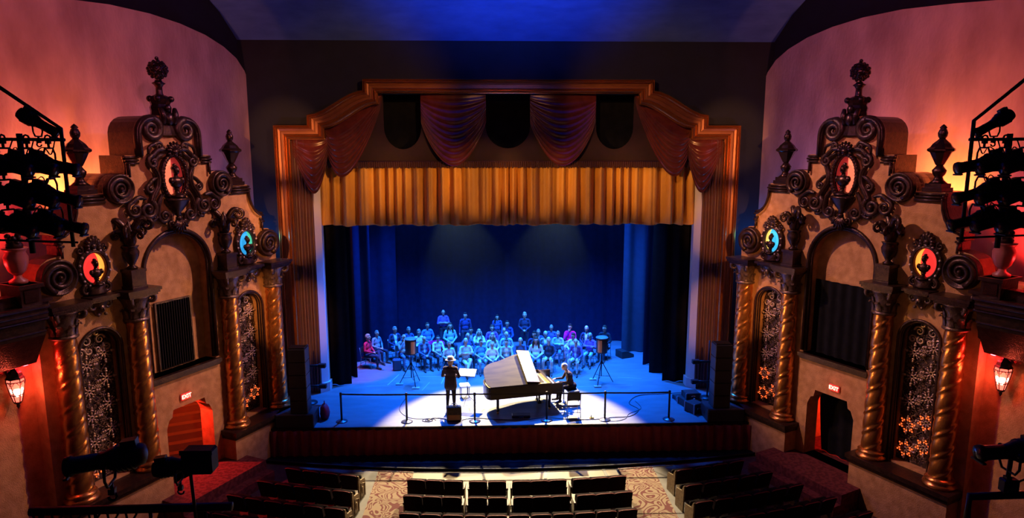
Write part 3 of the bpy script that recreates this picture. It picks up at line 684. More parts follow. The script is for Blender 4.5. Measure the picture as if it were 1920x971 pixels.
# ---- pierced grilles in the arched niches
def floret_mesh():
    mb = MB()
    mb.tube([(.02, .045*math.cos(a), .045*math.sin(a)) for a in [2*PI*i/10 for i in range(10)]], .016, 5, closed=True)
    for k in range(8):
        an = k*PI/4; M = Matrix.Rotation(an, 4, 'X')
        mb.ell((.02, 0, .10), (.022, .024, .050), 6, 4, M=M)
        if k % 2 == 0: mb.ell((.03, 0, .185), (.028, .042, .030), 6, 4, M=M); mb.ell((.03, 0, .24), (.024, .030, .036), 6, 4, M=M)
        else: mb.ell((.02, .03, .165), (.014, .016, .03), 5, 4, M=M); mb.ell((.02, -.03, .165), (.014, .016, .03), 5, 4, M=M)
    return mb.mesh('floret', mat('grille_iron', (.58, .42, .34), .35, .5, c2=(.38, .26, .20), scale=20))
def grille(side, a, label, lit):
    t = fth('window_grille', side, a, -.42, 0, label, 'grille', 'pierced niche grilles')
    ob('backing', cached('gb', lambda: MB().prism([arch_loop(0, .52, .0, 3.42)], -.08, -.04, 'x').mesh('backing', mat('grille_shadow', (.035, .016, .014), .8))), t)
    def lat():
        mb = MB()
        for k in range(34):
            z = .1+.10*k
            for s in (-1, 1):
                y0, y1 = -.48, .48; z0, z1 = z, z+s*.96
                def cl(y, zz): return zz < 3.40 and zz > .06
                pts = [(0, -.48+.96*q/8, z0+(z1-z0)*q/8) for q in range(9)]; pts = [p for p in pts if cl(p[1], p[2])]
                if len(pts) > 1 and k % 3 == 0: mb.tube(pts, .010, 4)
        rr = random.Random(3)
        for k in range(90):
            y, z = rr.uniform(-.40, .40), rr.uniform(.12, 3.5)
            mb.tube(spiral((y, z), rr.uniform(.05, .09), rr.uniform(0, 6), 1.1, rr.choice((-1, 1)), .012, 9, .004), .009, 4)
        for k in range(420):
            y, z = rr.uniform(-.47, .47), rr.uniform(.08, 3.80)
            if z > 3.42 and y*y+(z-3.42)**2 > .22: continue
            mb.ell((.01, y, z), rr.uniform(.012, .026), 5, 4)
        return mb.mesh('lattice', mat('lattice_iron', (.16, .10, .075), .4, .5))
    tag(ob('lattice', cached('glat', lat), t), kind='stuff')
    fm = cached('floret', floret_mesh)
    spots = []
    for k in range(5): spots += [(-.235, .40+.66*k), (.235, .62+.66*k)]
    spots = [(y, z) for y, z in spots if z < 3.3]
    for y, z in spots: ob('floret', fm, t, (.02, y, z), (.2*y, 0, 0))
    for k in range(5): ob('floret', fm, t, (.025, 0, .82+.66*k-.33), (.35, 0, 0), .48)
    def top():
        mb = MB()
        for s in (-1, 1):
            for (c, r, a0, tu, sg) in (((.17, 3.62), .13, 0, 1.6, 1), ((.33, 3.38), .11, PI, 1.5, -1), ((.12, 3.38), .10, 1, 1.4, -1), ((.10, 3.80), .07, 2, 1.3, 1)):
                mb.tube([(x+.01, s*y, z) for x, y, z in spiral(c, r, a0, tu, sg, .015, 22)], [.024*(1-q/22)+.010 for q in range(23)], 5)
        return mb.mesh('scroll_top', mat('grille_iron', (0, 0, 0)))
    ob('scroll_top', cached('gtop', top), t)
    def lp():
        mb = MB()
        for k in range(6):
            an = k*PI/3+.3
            for q in range(3):
                b = an+(q-1)*.21; r = .145 if q != 1 else .20
                mb.ell((.0, r*math.cos(b), r*math.sin(b)), (.008, .023, .023), 7, 4)
        return mb.mesh('petal_glow', G['ember'])  # glowing shapes stand in for bulb light through the pierced petals
    lm = cached('lp', lp)
    for i in lit: ob('petal_glow', lm, t, (.055, spots[i][0], spots[i][1]))
    def mo():
        mb = MB()
        for x, k, r in ((.29, .54, .04), (.24, .49, .03), (.16, .47, .025)):
            mb.tube([(x, k, .02)]+[(x, k*math.cos(PI*i/24), 3.42+k*math.sin(PI*i/24)) for i in range(25)]+[(x, -k, .02)] if True else [], r, 6)
        return mb.mesh('arch_moulding', M_WALNUT)
    ob('arch_moulding', cached('gmo', mo), t)
for side in (-1, 1):
    SD = SIDE[side]
    for i, a in enumerate(COLA): column(side, i, a)
    cartouche(side, 'wine', 'salmon', -1 if side < 0 else 1)
    finial(side, -2.30, 'bronze lantern shaped finial on the near shoulder of the %s wall' % SD)
    finial(side, 2.26, 'bronze lantern shaped finial on the stage side shoulder of the %s wall' % SD)
    crown_finial(side)
    urn(side, -1.455, 'dark urn with scrolling leaves above the near exit column, %s wall' % SD)
    urn(side, 1.50, 'dark urn with scrolling leaves above the stage side exit column, %s wall' % SD)
    for k, w in ((-1, 'near'), (1, 'stage side')): bracket(side, k*2.36, 'carved mask bracket under the %s roundel of the %s wall' % (w, SD))
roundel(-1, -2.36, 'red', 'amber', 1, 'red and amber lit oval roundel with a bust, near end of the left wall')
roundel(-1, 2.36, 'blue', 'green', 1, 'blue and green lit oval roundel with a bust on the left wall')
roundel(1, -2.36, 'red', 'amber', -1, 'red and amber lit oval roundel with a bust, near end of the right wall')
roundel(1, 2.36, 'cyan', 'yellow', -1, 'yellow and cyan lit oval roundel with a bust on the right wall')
grille(-1, -2.36, 'pierced floral grille in the near arched niche of the left wall, mostly unlit', (0, 1))
grille(-1, 2.36, 'pierced floral grille in the arched niche of the left wall beside the stage', (0, 1))
grille(1, -2.36, 'pierced floral grille with many petal-shaped orange glows, near niche of the right wall', (0, 1, 2, 3))
grille(1, 2.36, 'pierced floral grille in the arched niche of the right wall beside the stage', (0, 1, 2))

# ---- louvre on the left, black curtain on the right
t = fth('louvre_panel', -1, 0, -.53, 0, 'dark slatted louvre panel in the arched recess of the left wall', 'louvre')
MB().box(0, .01, -.52, .54, 2.27, 4.12).obj('backing', M_BLACK, t)
mb = MB(); mb.box(0, .06, -.56, -.52, 2.25, 4.16); mb.box(0, .06, .54, .58, 2.25, 4.16); mb.box(0, .06, -.52, .54, 4.12, 4.16); mb.box(0, .06, -.52, .54, 2.25, 2.28); mb.obj('frame', M_WALNUT, t)
sl = MB().box(-.004, .004, -.026, .026, 2.28, 4.12).mesh('slat', mat('slat_paint', (.05, .045, .05), .5))
for k in range(14): ob('slat', sl, t, (.03, -.49+k*1.0/13, 0), (0, 0, .9))
t = MB(); t.grid(90, 4, lambda u, v: (-.46-.03*math.sin(u*40), -1.0+2.0*u, 2.25+2.2*v))
t.obj('niche_curtain', M_BLACK, None, loc=fp(1, 0, 0, 0), rot=(0, 0, frz(1)), label='black pleated curtain filling the arched recess of the right wall', cat='curtain')

# ---- exits: passages, stairs, curtains, signs
for side in (-1, 1):
    SD = SIDE[side]; L = fp(side, 0, 0, 0); rz = frz(side)
    yl, yh = (-1.35, 2.4) if side < 0 else (-1.35, 1.35)
    mb = MB(); mb.box(-2.32, -2.28, yl, yh, -.88, 1.7); mb.box(-2.3, -.66, yl-.05, yl, -.88, 1.7); mb.box(-2.3, -.66, yh, yh+.05, -.88, 1.7); mb.box(-2.3, -.66, yl-.05, yh+.05, 1.7, 1.74)
    pw = mb.obj('wall_%s_passage' % SD, M_STUC, None, loc=L, rot=(0, 0, rz), kind='structure')
    MB().box(-2.3, -.6, -1.38, 1.38, -.92, -.875).obj('floor', M_LAND, pw)
    if side < 0:
        sp = thing('staircase', fp(side, .50, -.86, -.88), math.radians(-66), 'red lit steps rising inside the left exit', 'staircase')
        for k in range(7): MB().box(-1.9, -.25-.24*k, -.80, .62, .20*k, .20*(k+1)).obj('step', M_STEP, sp)
        point('lamp_exit_left', fp(side, 1.0, -1.35, 1.62), (1.0, .10, .02), 24, .05)
        spot('lamp_exit_floor', fp(side, .25, -1.3, 1.4), fp(side, .45, .9, -.88), (1.0, .04, .02), 700, 64, .5, .06)
    else:
        for k, (y0, y1, g0, g1) in enumerate(((-1.34, -1.14, 0, -.05), (-1.10, -.92, .06, .0), (-.86, 1.32, .22, 0))):
            mb = MB()
            mb.grid(40, 12, lambda u, v: (-.80-.04*math.sin(u*30), y0+(y1-y0)*u+(1-v)**1.5*(g0*(1-u)+g1*u), -.86+2.5*v))
            mb.obj('exit_curtain', M_BLACK, None, loc=L, rot=(0, 0, rz), label=('narrow black curtain at the stage edge of the right exit', 'narrow black curtain between the two red slits of the right exit', 'wide black curtain filling most of the right exit')[k], cat='curtain', group='right exit curtains')
        point('lamp_exit_right', fp(side, .1, -1.6, .6), (1.0, .05, .02), 160, .08)
    t = fth('exit_sign', side, -.12, -.14, 1.47, 'small glowing red EXIT sign above the %s exit' % SD, 'sign', 'exit signs')
    t.scale = (.8, .8, .8); MB().rbox(0, .06, -.20, .20, -.12, .12, .015).obj('housing', M_EXITB, t)
    MB().box(.06, .066, -.175, .175, -.10, .10).obj('face', M_EXITR, t)
    cu = bpy.data.curves.new('exit_text', 'FONT'); cu.body = 'EXIT'; cu.size = .19; cu.align_x = 'CENTER'; cu.align_y = 'CENTER'; cu.extrude = .002; cu.offset = .004
    tmp = bpy.data.objects.new('exit_text', cu); COL.objects.link(tmp)
    me = bpy.data.meshes.new_from_object(tmp.evaluated_get(bpy.context.evaluated_depsgraph_get())); bpy.data.objects.remove(tmp)
    me.materials.clear(); me.materials.append(M_EXITW)
    ob('lettering', me, t, (.07, 0, 0), (PI/2, 0, PI/2))
    point('lamp_exit_sign', fp(side, -.12, .10, 1.47), (1, .05, .03), 1.2, .05)
    # red and orange lamps behind the pediment, on its roof
    s = side
    spot('lamp_pediment', fp(side, -1.7, -1.25, 6.7), fp(side, -1.3, -2.2, 8.2), (1.0, .24, .05), 900, 130, .8, .1)
    spot('lamp_pediment', fp(side, -4.0, -1.2, 5.4), fp(side, -4.2, -2.2, 6.8), (1.0, .035, .03), 420, 130, .8, .1)
    point('lamp_pediment', fp(side, 1.7, -1.35, 7.0), (.75, .38, .75), 80, .12)
    point('lamp_pediment_blue', fp(side, 4.3, -1.6, 5.2), (.02, .25, 1.0), 60, .12)

# ------------------------------------------------------------------ near ends of the side walls: boxes, consoles, lanterns, red lit urns
for side in (-1, 1):
    SD = SIDE[side]; rz = frz(side); k = 1 if side < 0 else -1       # k: sign of local y towards the stage
    # opera box with a sloping underside
    t = thing('opera_box', fp(side, 0, 0, 0), rz, 'dark carved opera box jutting from the %s wall above the lantern' % SD, 'box', 'opera boxes')
    y0, y1 = sorted((k*-9.0, k*-3.98))
    MB().prism([[(-.5, 4.98), (.72, 4.98), (.72, 4.72), (.60, 4.62), (.56, 4.30), (.12, 3.62), (-.5, 3.42)]], y0, y1, 'y').obj('body', M_WALNUT, t)
    mb = MB()
    for x, z, r in ((.74, 4.95, .05), (.72, 4.82, .035), (.66, 4.68, .04), (.58, 4.40, .03)): mb.tube([(x, y0, z), (x, y1, z)], r, 6)
    for x, z in ((.74, 4.95), (.66, 4.68)): mb.tube([(-.5, k*-3.96, z), (x, k*-3.96, z)], .04, 6)
    mb.obj('cornice', M_WALNUT, t)
    MB().box(-.1, .6, min(k*-4.0, k*-4.4), max(k*-4.0, k*-4.4), 4.98, 5.44).box(-.16, .66, min(k*-3.95, k*-4.45), max(k*-3.95, k*-4.45), 5.36, 5.44).obj('corner_post', M_WALNUT, t)
    pn = MB().box(.0, .02, -.14, .14, 5.06, 5.32).mesh('carved_panel', M_BRONZE); ob('carved_panel', pn, t, (.6, k*-4.2, 0))
    MB().box(.1, .4, min(k*-9, k*-4.4), max(k*-9, k*-4.4), 4.98, 5.20).obj('parapet', M_WALNUT, t)
    # scroll console beside the first column
    t = fth('console', side, -3.86, -.2, 3.85, 'tall scroll console beside the nearest spiral column of the %s wall' % SD, 'console', 'wall consoles')
    mb = MB(); mb.prism([[(0, 0), (.10, .02), (.16, .30), (.22, .55), (.42, .80), (.52, 1.0), (.50, 1.12), (0, 1.12)]], -.15, .15, 'y'); mb.obj('body', M_WALNUT, t)
    mb = MB()
    for s in (-1, 1): mb.tube([(x, s*.16, z) for x, _, z in spiral_xz((.36, .92), .16, PI/2, 1.6)], [.035*(1-q/24)+.012 for q in range(25)], 6)
    mb.tube([(.13, -.1, .05), (.13, .1, .05)], .04, 6); mb.obj('scroll', M_BRONZE, t)
    MB().box(.14, .17, -.1, .1, .12, .42).obj('carved_panel', M_BRONZE, t)
    MB().box(-.02, .58, -.22, .22, 1.12, 1.20).obj('cap', M_WALNUT, t)
    # red lit urns on the box
    for q, (a, w) in enumerate(((-4.20, 'on the corner post'), (-4.85, 'farther along the parapet'))):
        zb = 5.44 if q == 0 else 5.2
        t = fth('garden_urn', side, a, .22, zb, 'fluted stone urn lit red %s of the %s opera box' % (w, SD), 'urn', 'red lit urns')
        mu = mat('red_lit_stone', (.42, .11, .09), .4)  # the red lamp light is put into the stone's colour
        ob('foot', cached('guf', lambda: MB().lathe([(.17, 0), (.17, .06), (.08, .12), (.07, .18)], 16).mesh('foot', mu)), t)
        ob('bowl', cached('gub', lambda: MB().lathe([(.07, .17), (.15, .26), (.20, .42), (.21, .56), (.17, .66), (.22, .72), (.24, .75), (.14, .75)], 24, wob=lambda a, v: 1+.06*abs(math.sin(a*8))*(v > .1 and v < .7)).mesh('bowl', mu)), t)
        def tops():
            mb = MB(); mb.lathe([(.15, .74), (.16, .82), (.10, .92), (.06, .96)], 14)
            for i in range(9): mb.ell((.1*math.cos(i*2.4), .1*math.sin(i*2.4), .86+.02*i), .06, 7, 5)
            return mb.mesh('fruit_lid', M_WALNUT)
        ob('fruit_lid', cached('gut', tops), t)
    point('lamp_box_red', fp(side, -4.55, -.15, 5.75), (1.0, .02, .02), 20, .06)
    # wall lantern
    t = fth('wall_lantern', side, -4.22, -.30, 3.0, 'glowing red wall lantern with iron tracery below the %s opera box' % SD, 'lantern', 'wall lanterns')
    ob('glass', cached('lg', lambda: MB().lathe([(.07, -.26), (.11, -.10), (.165, .20), (.15, .26)], 6, sm=False).mesh('glass', M_LANT)), t)
    ob('bulb_glow', cached('lb', lambda: MB().lathe([(.0, -.20), (.08, -.12), (.118, .0), (.118, .05), (.0, .09)], 10, c=(.012, 0, 0)).mesh('bulb_glow', M_LANTHOT)), t, None, None, 1.06)
    def cage():
        mb = MB()
        for i in range(6):
            an = i*PI/3
            mb.tube([(r*math.cos(an)*1.03, r*math.sin(an)*1.03, z) for r, z in ((.075, -.27), (.115, -.10), (.17, .20), (.155, .27))], .010, 4)
        for r, z in ((.12, -.10), (.172, .2), (.16, .27)): mb.tube([(r*math.cos(i*PI/3), r*math.sin(i*PI/3), z) for i in range(6)], .012, 4, closed=True)
        for i in range(6):
            a0 = i*PI/3+PI/6; M = Matrix.Rotation(a0, 4, 'Z'); mb.tube([(.152, .055*math.cos(PI*q/6), .13+.07*math.sin(PI*q/6)) for q in range(7)], .008, 4, M=M)
        return mb.mesh('iron_cage', M_BLKMET)
    ob('iron_cage', cached('lc', cage), t)
    ob('roof', cached('lr', lambda: MB().lathe([(.19, .27), (.15, .32), (.13, .40), (.05, .48), (.03, .56), (0, .6)], 6, sm=False).mesh('roof', M_BLKMET)), t)
    ob('drop_finial', cached('lf', lambda: MB().lathe([(0, -.44), (.02, -.40), (.04, -.36), (.03, -.33), (.085, -.28), (.08, -.26)], 8).mesh('drop_finial', M_BLKMET)), t)
    ob('arm', cached('la', lambda: MB().tube(cr([(0, 0, .55), (-.06, 0, .66), (-.16, 0, .60), (-.19, 0, .42)], 5), .016, 6).box(-.2, -.17, -.06, .06, .2, .5).mesh('arm', M_BLKMET)), t)
    point('lamp_lantern', fp(side, -4.22, -.02, 3.02), (1.0, .10, .05), 26, .05)
    point('lamp_lantern_side', fp(side, -3.98, -.28, 3.45), (1.0, .02, .03), 28, .05)

# ------------------------------------------------------------------ stage lanterns on ladders and on the balcony rail
def fixture_meshes():
    # ellipsoidal spotlight pointing along +x
    R = Matrix.Rotation(PI/2, 4, 'Y')
    b = MB().lathe([(.05, -.36), (.10, -.34), (.125, -.26), (.13, -.12), (.11, -.04), (.09, 0), (.085, .06)], 14, M=R); b.box(-.30, -.16, -.05, .05, .10, .17)
    for i in range(4): b.lathe([(.138, -.25+i*.045), (.138, -.235+i*.045)], 14, M=R)
    l = MB().lathe([(.082, .05), (.086, .30), (.10, .31), (.10, .34), (.094, .36)], 14, M=R); l.box(.33, .37, -.10, .10, -.10, -.08)
    g = MB().lathe([(.09, .345), (.06, .365), (0, .375)], 14, M=R)
    y = MB(); y.tube([(-.02, -.15, 0), (-.02, -.15, .16), (-.02, -.10, .24), (-.02, .10, .24), (-.02, .15, .16), (-.02, .15, 0)], .014, 6); y.cyl((-.02, -.17, 0), (-.02, -.12, 0), .03, 8); y.cyl((-.02, .17, 0), (-.02, .12, 0), .03, 8)
    c = MB(); c.cyl((-.02, 0, .24), (-.02, 0, .32), .018, 6); c.box(-.05, .01, -.03, .03, .30, .36); c.tube([(-.02+.04*math.cos(a), 0, .385+.04*math.sin(a)) for a in [i*PI/4 for i in range(7)]], .014, 5)
    return [('body', b.mesh('body', M_BLKMET)), ('lens_tube', l.mesh('lens_tube', M_BLKMET)), ('lens', g.mesh('lens', M_LGT)), ('yoke', y.mesh('yoke', M_BLKMET)), ('clamp', c.mesh('clamp', M_BLKMET))]
FX = fixture_meshes()
def fixture(loc, az, el, label, group, sc=1., hang=True):
    t = thing('stage_light', loc, 0, label, 'spotlight', group)
    rot = Matrix.Rotation(az, 4, 'Z')@Matrix.Rotation(-el, 4, 'Y')
    for n, me in FX:
        if n in ('yoke', 'clamp'):
            r = (0, 0, az) if hang else (PI, 0, az); o = ob(n, me, t, None, r, sc)
        else: o = ob(n, me, t, None, rot.to_euler(), sc)
    return t
def at(u, v, y):     # a point of the place at depth y, from the surveyed camera position
    d = _F*1252.23+_R2*(u-960)-_U2*(v-485.5); return Vector((-.66, 0, 8.2))+d*(y/d.y)
for side, px in ((-1, dict(x=-6.84, xo=-7.47, top=8.52, diag=(-7.75, 9.18))), (1, dict(x=6.60, xo=7.22, top=8.64, diag=(7.45, 9.36)))):
    SD = SIDE[side]; s = side
    t = thing('lighting_ladder', (px['x'], 10, 6.5), 0, 'black pipe lighting ladder hung in front of the %s wall' % SD, 'ladder', 'lighting ladders')
    x0, xo = 0, px['xo']-px['x']
    dg = (px['diag'][0]-px['x'], px['diag'][1]-6.5)
    mb = MB(); mb.tube([(0, 0, .30), (0, 0, px['top']-6.5), (dg[0], 0, dg[1]), (dg[0]+s*1.5, 0, dg[1]+1.1)], .028, 8); mb.obj('inner_rail', M_BLKMET, t)
    MB().tube([(xo, .05, .2), (xo, .05, 1.95)], .04, 8).obj('outer_rail', M_BLKMET, t)
    for z in (.58, .98, 1.40, 1.86): MB().tube([(-s*.02, .03, z), (s*2.2, .03, z+.02)], .024, 8).obj('rung', M_BLKMET, t)
    MB().tube([(-s*.05, .03, .36), (s*2.2, .03, .36+.08)], .018, 6).obj('rung', M_BLKMET, t)
    mb = MB()
    for q in range(7): mb.tube(cr([(s*(.1+.1*q), .0, 1.86-.42*(q % 3)), (s*(.15+.1*q), -.05, 1.65-.42*(q % 3)), (s*(.3+.06*q), .0, 1.75-.42*(q % 3)), (s*.62, .03, 1.5-.4*(q % 3))], 5), .009, 4)
    mb.obj('cable_loops', M_BLKPL, t)
    rows = ('top', 'second', 'third', 'lowest')
    L = [(.34, 1.62+.42, PI/2 if 0 else None)]
    n = 0
    ordn = ('first', 'second', 'third', 'fourth')
    for r, (z, xs, el) in enumerate(((2.10, (.30,), .5), (1.60, (.16, .36, .58), -.22), (1.16, (.18, .40, .62), -.28), (.74, (.14, .38, .62), -.25))):
        for c, x in enumerate(xs):
            az = (0.0 if s < 0 else PI)+(.12*c-.1)*s
            if r == 0:
                fixture((px['x']+s*x, 9.98, 6.5+z), az, -.55, 'single black spotlight standing on the top rung of the %s lighting ladder' % SD, 'ladder spotlights', .8, False)
            else:
                fixture((px['x']+s*(x+.02), 10.0-.16*c, 6.5+z-.10), az, el, 'black spotlight on the %s row of the %s ladder, %s from the stage end' % (rows[r], SD, ordn[c]), 'ladder spotlights', 1.0)
# balcony rail spotlights close to the viewer
P = at(230, 956, 7.0)
t = thing('lighting_pipe', (P.x, 7.0, P.z), 0, 'dark lighting pipe along the balcony front at the lower left', 'pipe', 'balcony pipes')
MB().tube([(-1.0, 0, 0), (1.2, 0, .02)], .05, 10).obj('pipe', M_BLKMET, t)
mb = MB()
for q in range(6): mb.tube(cr([(-.95+.2*q, -.04, .03), (-.9+.2*q, -.07, -.12), (-.80+.2*q, -.05, .02)], 5), .012, 5)
mb.obj('cable_loops', M_BLKPL, t)
for q in range(4): MB().cyl((-.9+.6*q, 0, 0), (-.9+.6*q, 0, -.5), .02, 6).obj('hanger', M_BLKMET, t)
a = at(200, 862, 7.0); fixture(a, .18+PI, -.1, 'large black spotlight on the balcony front in front of the left near niche', 'balcony spotlights', 1.12, False)
a = at(338, 872, 6.8); t = fixture(a, .1, .12, 'black spotlight with a square barn door, silhouetted against the red left exit', 'balcony spotlights', .78, False)
mb = MB(); mb.rbox(.05, .37, -.10, .10, -.07, .19, .02); mb.obj('barn_door_hood', M_BLKMET, t); MB().box(.05, .39, -.11, -.10, .16, .21).obj('barn_door_flap', M_BLKMET, t); MB().cyl((.10, 0, -.06), (.12, 0, -.66), .018, 6).obj('stalk', M_BLKMET, t)
P = at(1905, 929, 7.0)
t = thing('lighting_pipe', (P.x, 7.0, P.z), 0, 'dark lighting pipe on the balcony front at the lower right', 'pipe', 'balcony pipes')
MB().tube([(-.55, 0, -.35), (-.55, 0, 0), (.9, 0, .02)], .045, 10).obj('pipe', M_BLKMET, t)
MB().tube(cr([(-.2, -.05, .05), (.0, -.08, .24), (.15, -.05, .1), (.2, -.06, -.1)], 6), .012, 5).obj('cable_loops', M_BLKPL, t)
a = at(1892, 846, 7.0); fixture(a, PI, -.05, 'black spotlight on the balcony front at the lower right edge', 'balcony spotlights', 1.0, False)
a = at(1890, 885, 7.0); t = thing('light_stand', a, 0, 'short upright post carrying the lower right spotlight', 'stand')
MB().cyl((0, 0, -.25), (.02, 0, .30), .025, 8).obj('post', M_BLKMET, t); MB().rbox(-.06, .12, -.06, .06, -.24, -.08, .015).obj('clamp', M_BLKMET, t)

# ------------------------------------------------------------------ things on the stage
# loudspeaker towers on subwoofers
for s in (-1, 1):
    SD = SIDE[s]; y = 20.42
    t = thing('subwoofer', (s*6.88, y+.05, STG), 0, 'wide black subwoofer box at the %s front corner of the stage' % SD, 'loudspeaker', 'subwoofers')
    MB().rbox(-.60, .60, -.3, .45, 0, .44, .02).obj('cabinet', M_BLKPL, t); MB().box(-.57, .57, -.315, -.30, .03, .41).obj('grille', M_GRILL, t)
    for q in (-1, 1): MB().rbox(q*.59-.02, q*.59+.02, 0, .16, .18, .28, .01).obj('handle', M_BLKMET, t)
    t = thing('line_array', (s*6.74, y+.05, STG+.44), 0, 'tall black column loudspeaker standing on the %s subwoofer' % SD, 'loudspeaker', 'column loudspeakers')
    for q in range(5):
        c = MB().rbox(-.27, .27, -.22, .26, .42*q+.004, .42*q+.416, .012).obj('cabinet', M_BLKPL, t)
        MB().box(-.255, .255, -.232, -.22, .42*q+.02, .42*q+.40).obj('grille', M_GRILL, c)
    MB().box(-.24, .24, -.16, .2, 2.10, 2.13).obj('top_plate', M_BLKMET, t)
    t = thing('boom_stand', (s*6.95, 22.3, STG), 0, 'black pipe stand with side arms between the %s loudspeaker and the frame' % SD, 'stand', 'boom stands')
    MB().lathe([(.25, 0), (.25, .03), (.05, .06)], 16).obj('base', M_BLKMET, t); MB().cyl((0, 0, .03), (0, 0, 2.1), .028, 8).obj('pole', M_BLKMET, t)
    for z in (.62, 1.35):
        MB().cyl((s*.1, -.05, z), (-s*.52, -.05, z+.02), .045, 8).obj('arm', M_BLKMET, t)
        MB().rbox(min(-s*.34, -s*.60), max(-s*.34, -s*.60), -.12, .04, z-.07, z+.08, .02).obj('lamp_head', M_BLKMET, t)
t = thing('red_bag', (-6.12, 20.95, STG), .3, 'crumpled crimson bag lying beside the left subwoofer', 'bag')
mb = MB(); mb.lathe([(.12, 0), (.20, .06), (.22, .2), (.19, .38), (.10, .48), (.05, .5)], 18, sx=.7, wob=lambda a, v: 1+.07*math.sin(a*5+v*6)+.05*math.sin(a*9-v*11)); mb.obj('sack', mat('crimson_cloth', (.42, .012, .05), .7), t)
MB().tube([(0, .04, .47), (0, .10, .56), (0, -.02, .60), (0, -.06, .49)], .015, 6).obj('handle', mat('crimson_cloth', (0, 0, 0)), t)
for q, (x, y, z, w, d, h, r, lb) in enumerate(((6.15, 21.7, 0, .62, .5, .26, .3, 'lower road case of the pile by the right frame base'), (6.2, 21.75, .26, .50, .4, .2, .1, 'upper road case of the pile by the right frame base'),
                                              (6.12, 21.1, 0, .42, .42, .34, .5, 'square road case just behind the right subwoofer'), (5.95, 22.2, 0, .40, .3, .16, .2, 'low flat road case nearest the right white jamb'))):
    t = thing('road_case', (x, y, STG+z), r, lb, 'case', 'road cases')
    MB().rbox(-w/2, w/2, -d/2, d/2, 0, h, .015).obj('body', M_BLKPL, t)
    mb = MB()
    for sx in (-1, 1):
        for sy in (-1, 1): mb.box(sx*w/2-.02, sx*w/2+.02, sy*d/2-.02, sy*d/2+.02, .0, h+.004)
    mb.obj('corner_trim', mat('case_metal', (.35, .36, .40), .4, .7), t)
    MB().rbox(-.07, .07, -d/2-.02, -d/2+.01, h*.4, h*.6, .006).obj('latch', M_CHROME, t)

# crowd control posts with belts
SX = [(-5.51, 20.65), (-3.40, 20.55), (-1.21, 20.52), (1.12, 20.52), (3.01, 20.49), (5.10, 20.47)]
names = ('leftmost crowd control post on the stage edge', 'second crowd control post from the left', 'crowd control post beside the small amplifier', 'crowd control post in front of the piano keyboard', 'second crowd control post from the right', 'rightmost crowd control post on the stage edge')
sb = MB().lathe([(.19, 0), (.19, .012), (.16, .03), (.06, .05), (.035, .06)], 24).mesh('base', mat('post_base', (.10, .10, .11), .3, .6))
sp_ = MB().lathe([(.033, .05), (.033, .86), (.04, .87), (.04, .96), (.03, .98)], 12).mesh('post', M_BLKMET)
for i, (x, y) in enumerate(SX):
    t = thing('stanchion', (x, y, STG), 0, names[i], 'stanchion', 'crowd control posts')
    ob('base', sb, t); ob('post', sp_, t)
    if i < 5:
        dx, dy = SX[i+1][0]-x, SX[i+1][1]-y
        mb = MB(); mb.grid(12, 1, lambda u, v: (dx*u, dy*u, .895+.05*v-.012*math.sin(PI*u))); mb.grid(12, 1, lambda u, v: (dx*(1-u), dy*(1-u)+.004, .895+.05*v-.012*math.sin(PI*u))); mb.obj('belt', M_BLKPL, t)
# round loudspeakers on tripods
for i, (x, y, sg) in enumerate(((-3.65, 24.03, 1), (3.46, 23.97, -1))):
    t = thing('tripod_speaker', (x, y, STG), 0, 'drum shaped loudspeaker with a copper side on a tripod, stage %s' % ('left of the hatted man' if i == 0 else 'right of the piano'), 'loudspeaker', 'tripod loudspeakers')
    c = MB().lathe([(.20, 1.19), (.21, 1.21), (.21, 1.74), (.20, 1.76)], 24).obj('cabinet', M_BLKPL, t)
    mb = MB(); mb.grid(8, 1, lambda u, v: (.214*math.cos(-PI/2+sg*(.15+.85*u)), .214*math.sin(-PI/2+sg*(.15+.85*u)), 1.24+.46*v)); mb.obj('side_panel', M_COPSP, c)
    MB().lathe([(.215, 1.75), (.235, 1.77), (.22, 1.79), (.15, 1.79)], 24).obj('top_rim', mat('speaker_rim', (.14, .15, .17), .4), t)
    MB().cyl((0, 0, .28), (0, 0, 1.2), .02, 8).obj('pole', M_BLKMET, t); MB().lathe([(.035, .76), (.035, .86)], 10).obj('collar', M_BLKMET, t)
    for k in range(3):
        an = -PI/2+.45+k*2*PI/3 if i == 0 else -PI/2-.45+k*2*PI/3
        lg = MB().cyl((.02*math.cos(an), .02*math.sin(an), .84), (.46*math.cos(an), .46*math.sin(an), .02), .016, 6).obj('leg', M_BLKMET, t)
        MB().cyl((0, 0, .28), (.33*math.cos(an), .33*math.sin(an), .26), .009, 5).obj('brace', M_BLKMET, t)
        if k != 1: MB().rbox(.46*math.cos(an)-.14, .46*math.cos(an)+.14, .46*math.sin(an)-.08, .46*math.sin(an)+.08, 0, .045, .012).obj('sand_weight', mat('weight_grey', (.32, .34, .36), .6), lg)

# grand piano: x from tail to keyboard, the straight side towards the hall
PO = [(.14, 0), (2.62, 0), (2.62, 1.48), (1.70, 1.48)]+[tuple(q)[:2] for q in cr([(1.70, 1.48, 0), (1.32, 1.44, 0), (.98, 1.32, 0), (.64, 1.18, 0), (.34, 1.10, 0), (.12, .94, 0), (.03, .66, 0), (.03, .18, 0), (.14, 0, 0)], 4)][1:-1]
def inset(P, d):
    cx, cy = 1.3, .62; out = []
    n = len(P)
    for i in range(n):
        a, b, c = Vector(P[i-1]), Vector(P[i]), Vector(P[(i+1) % n]); t = (c-a).normalized(); nn = Vector((-t.y, t.x)); out.append(tuple(b+nn*d))
    return out
pz = STG
pn = thing('grand_piano', (-.82, 20.80, pz), math.radians(13), 'worn black concert grand piano with its lid raised, in the white light pool', 'piano')
PC = [p for p in PO if p[0] <= 2.3]; PC = [(.14, 0), (2.22, 0), (2.22, 1.48)]+PO[3:]
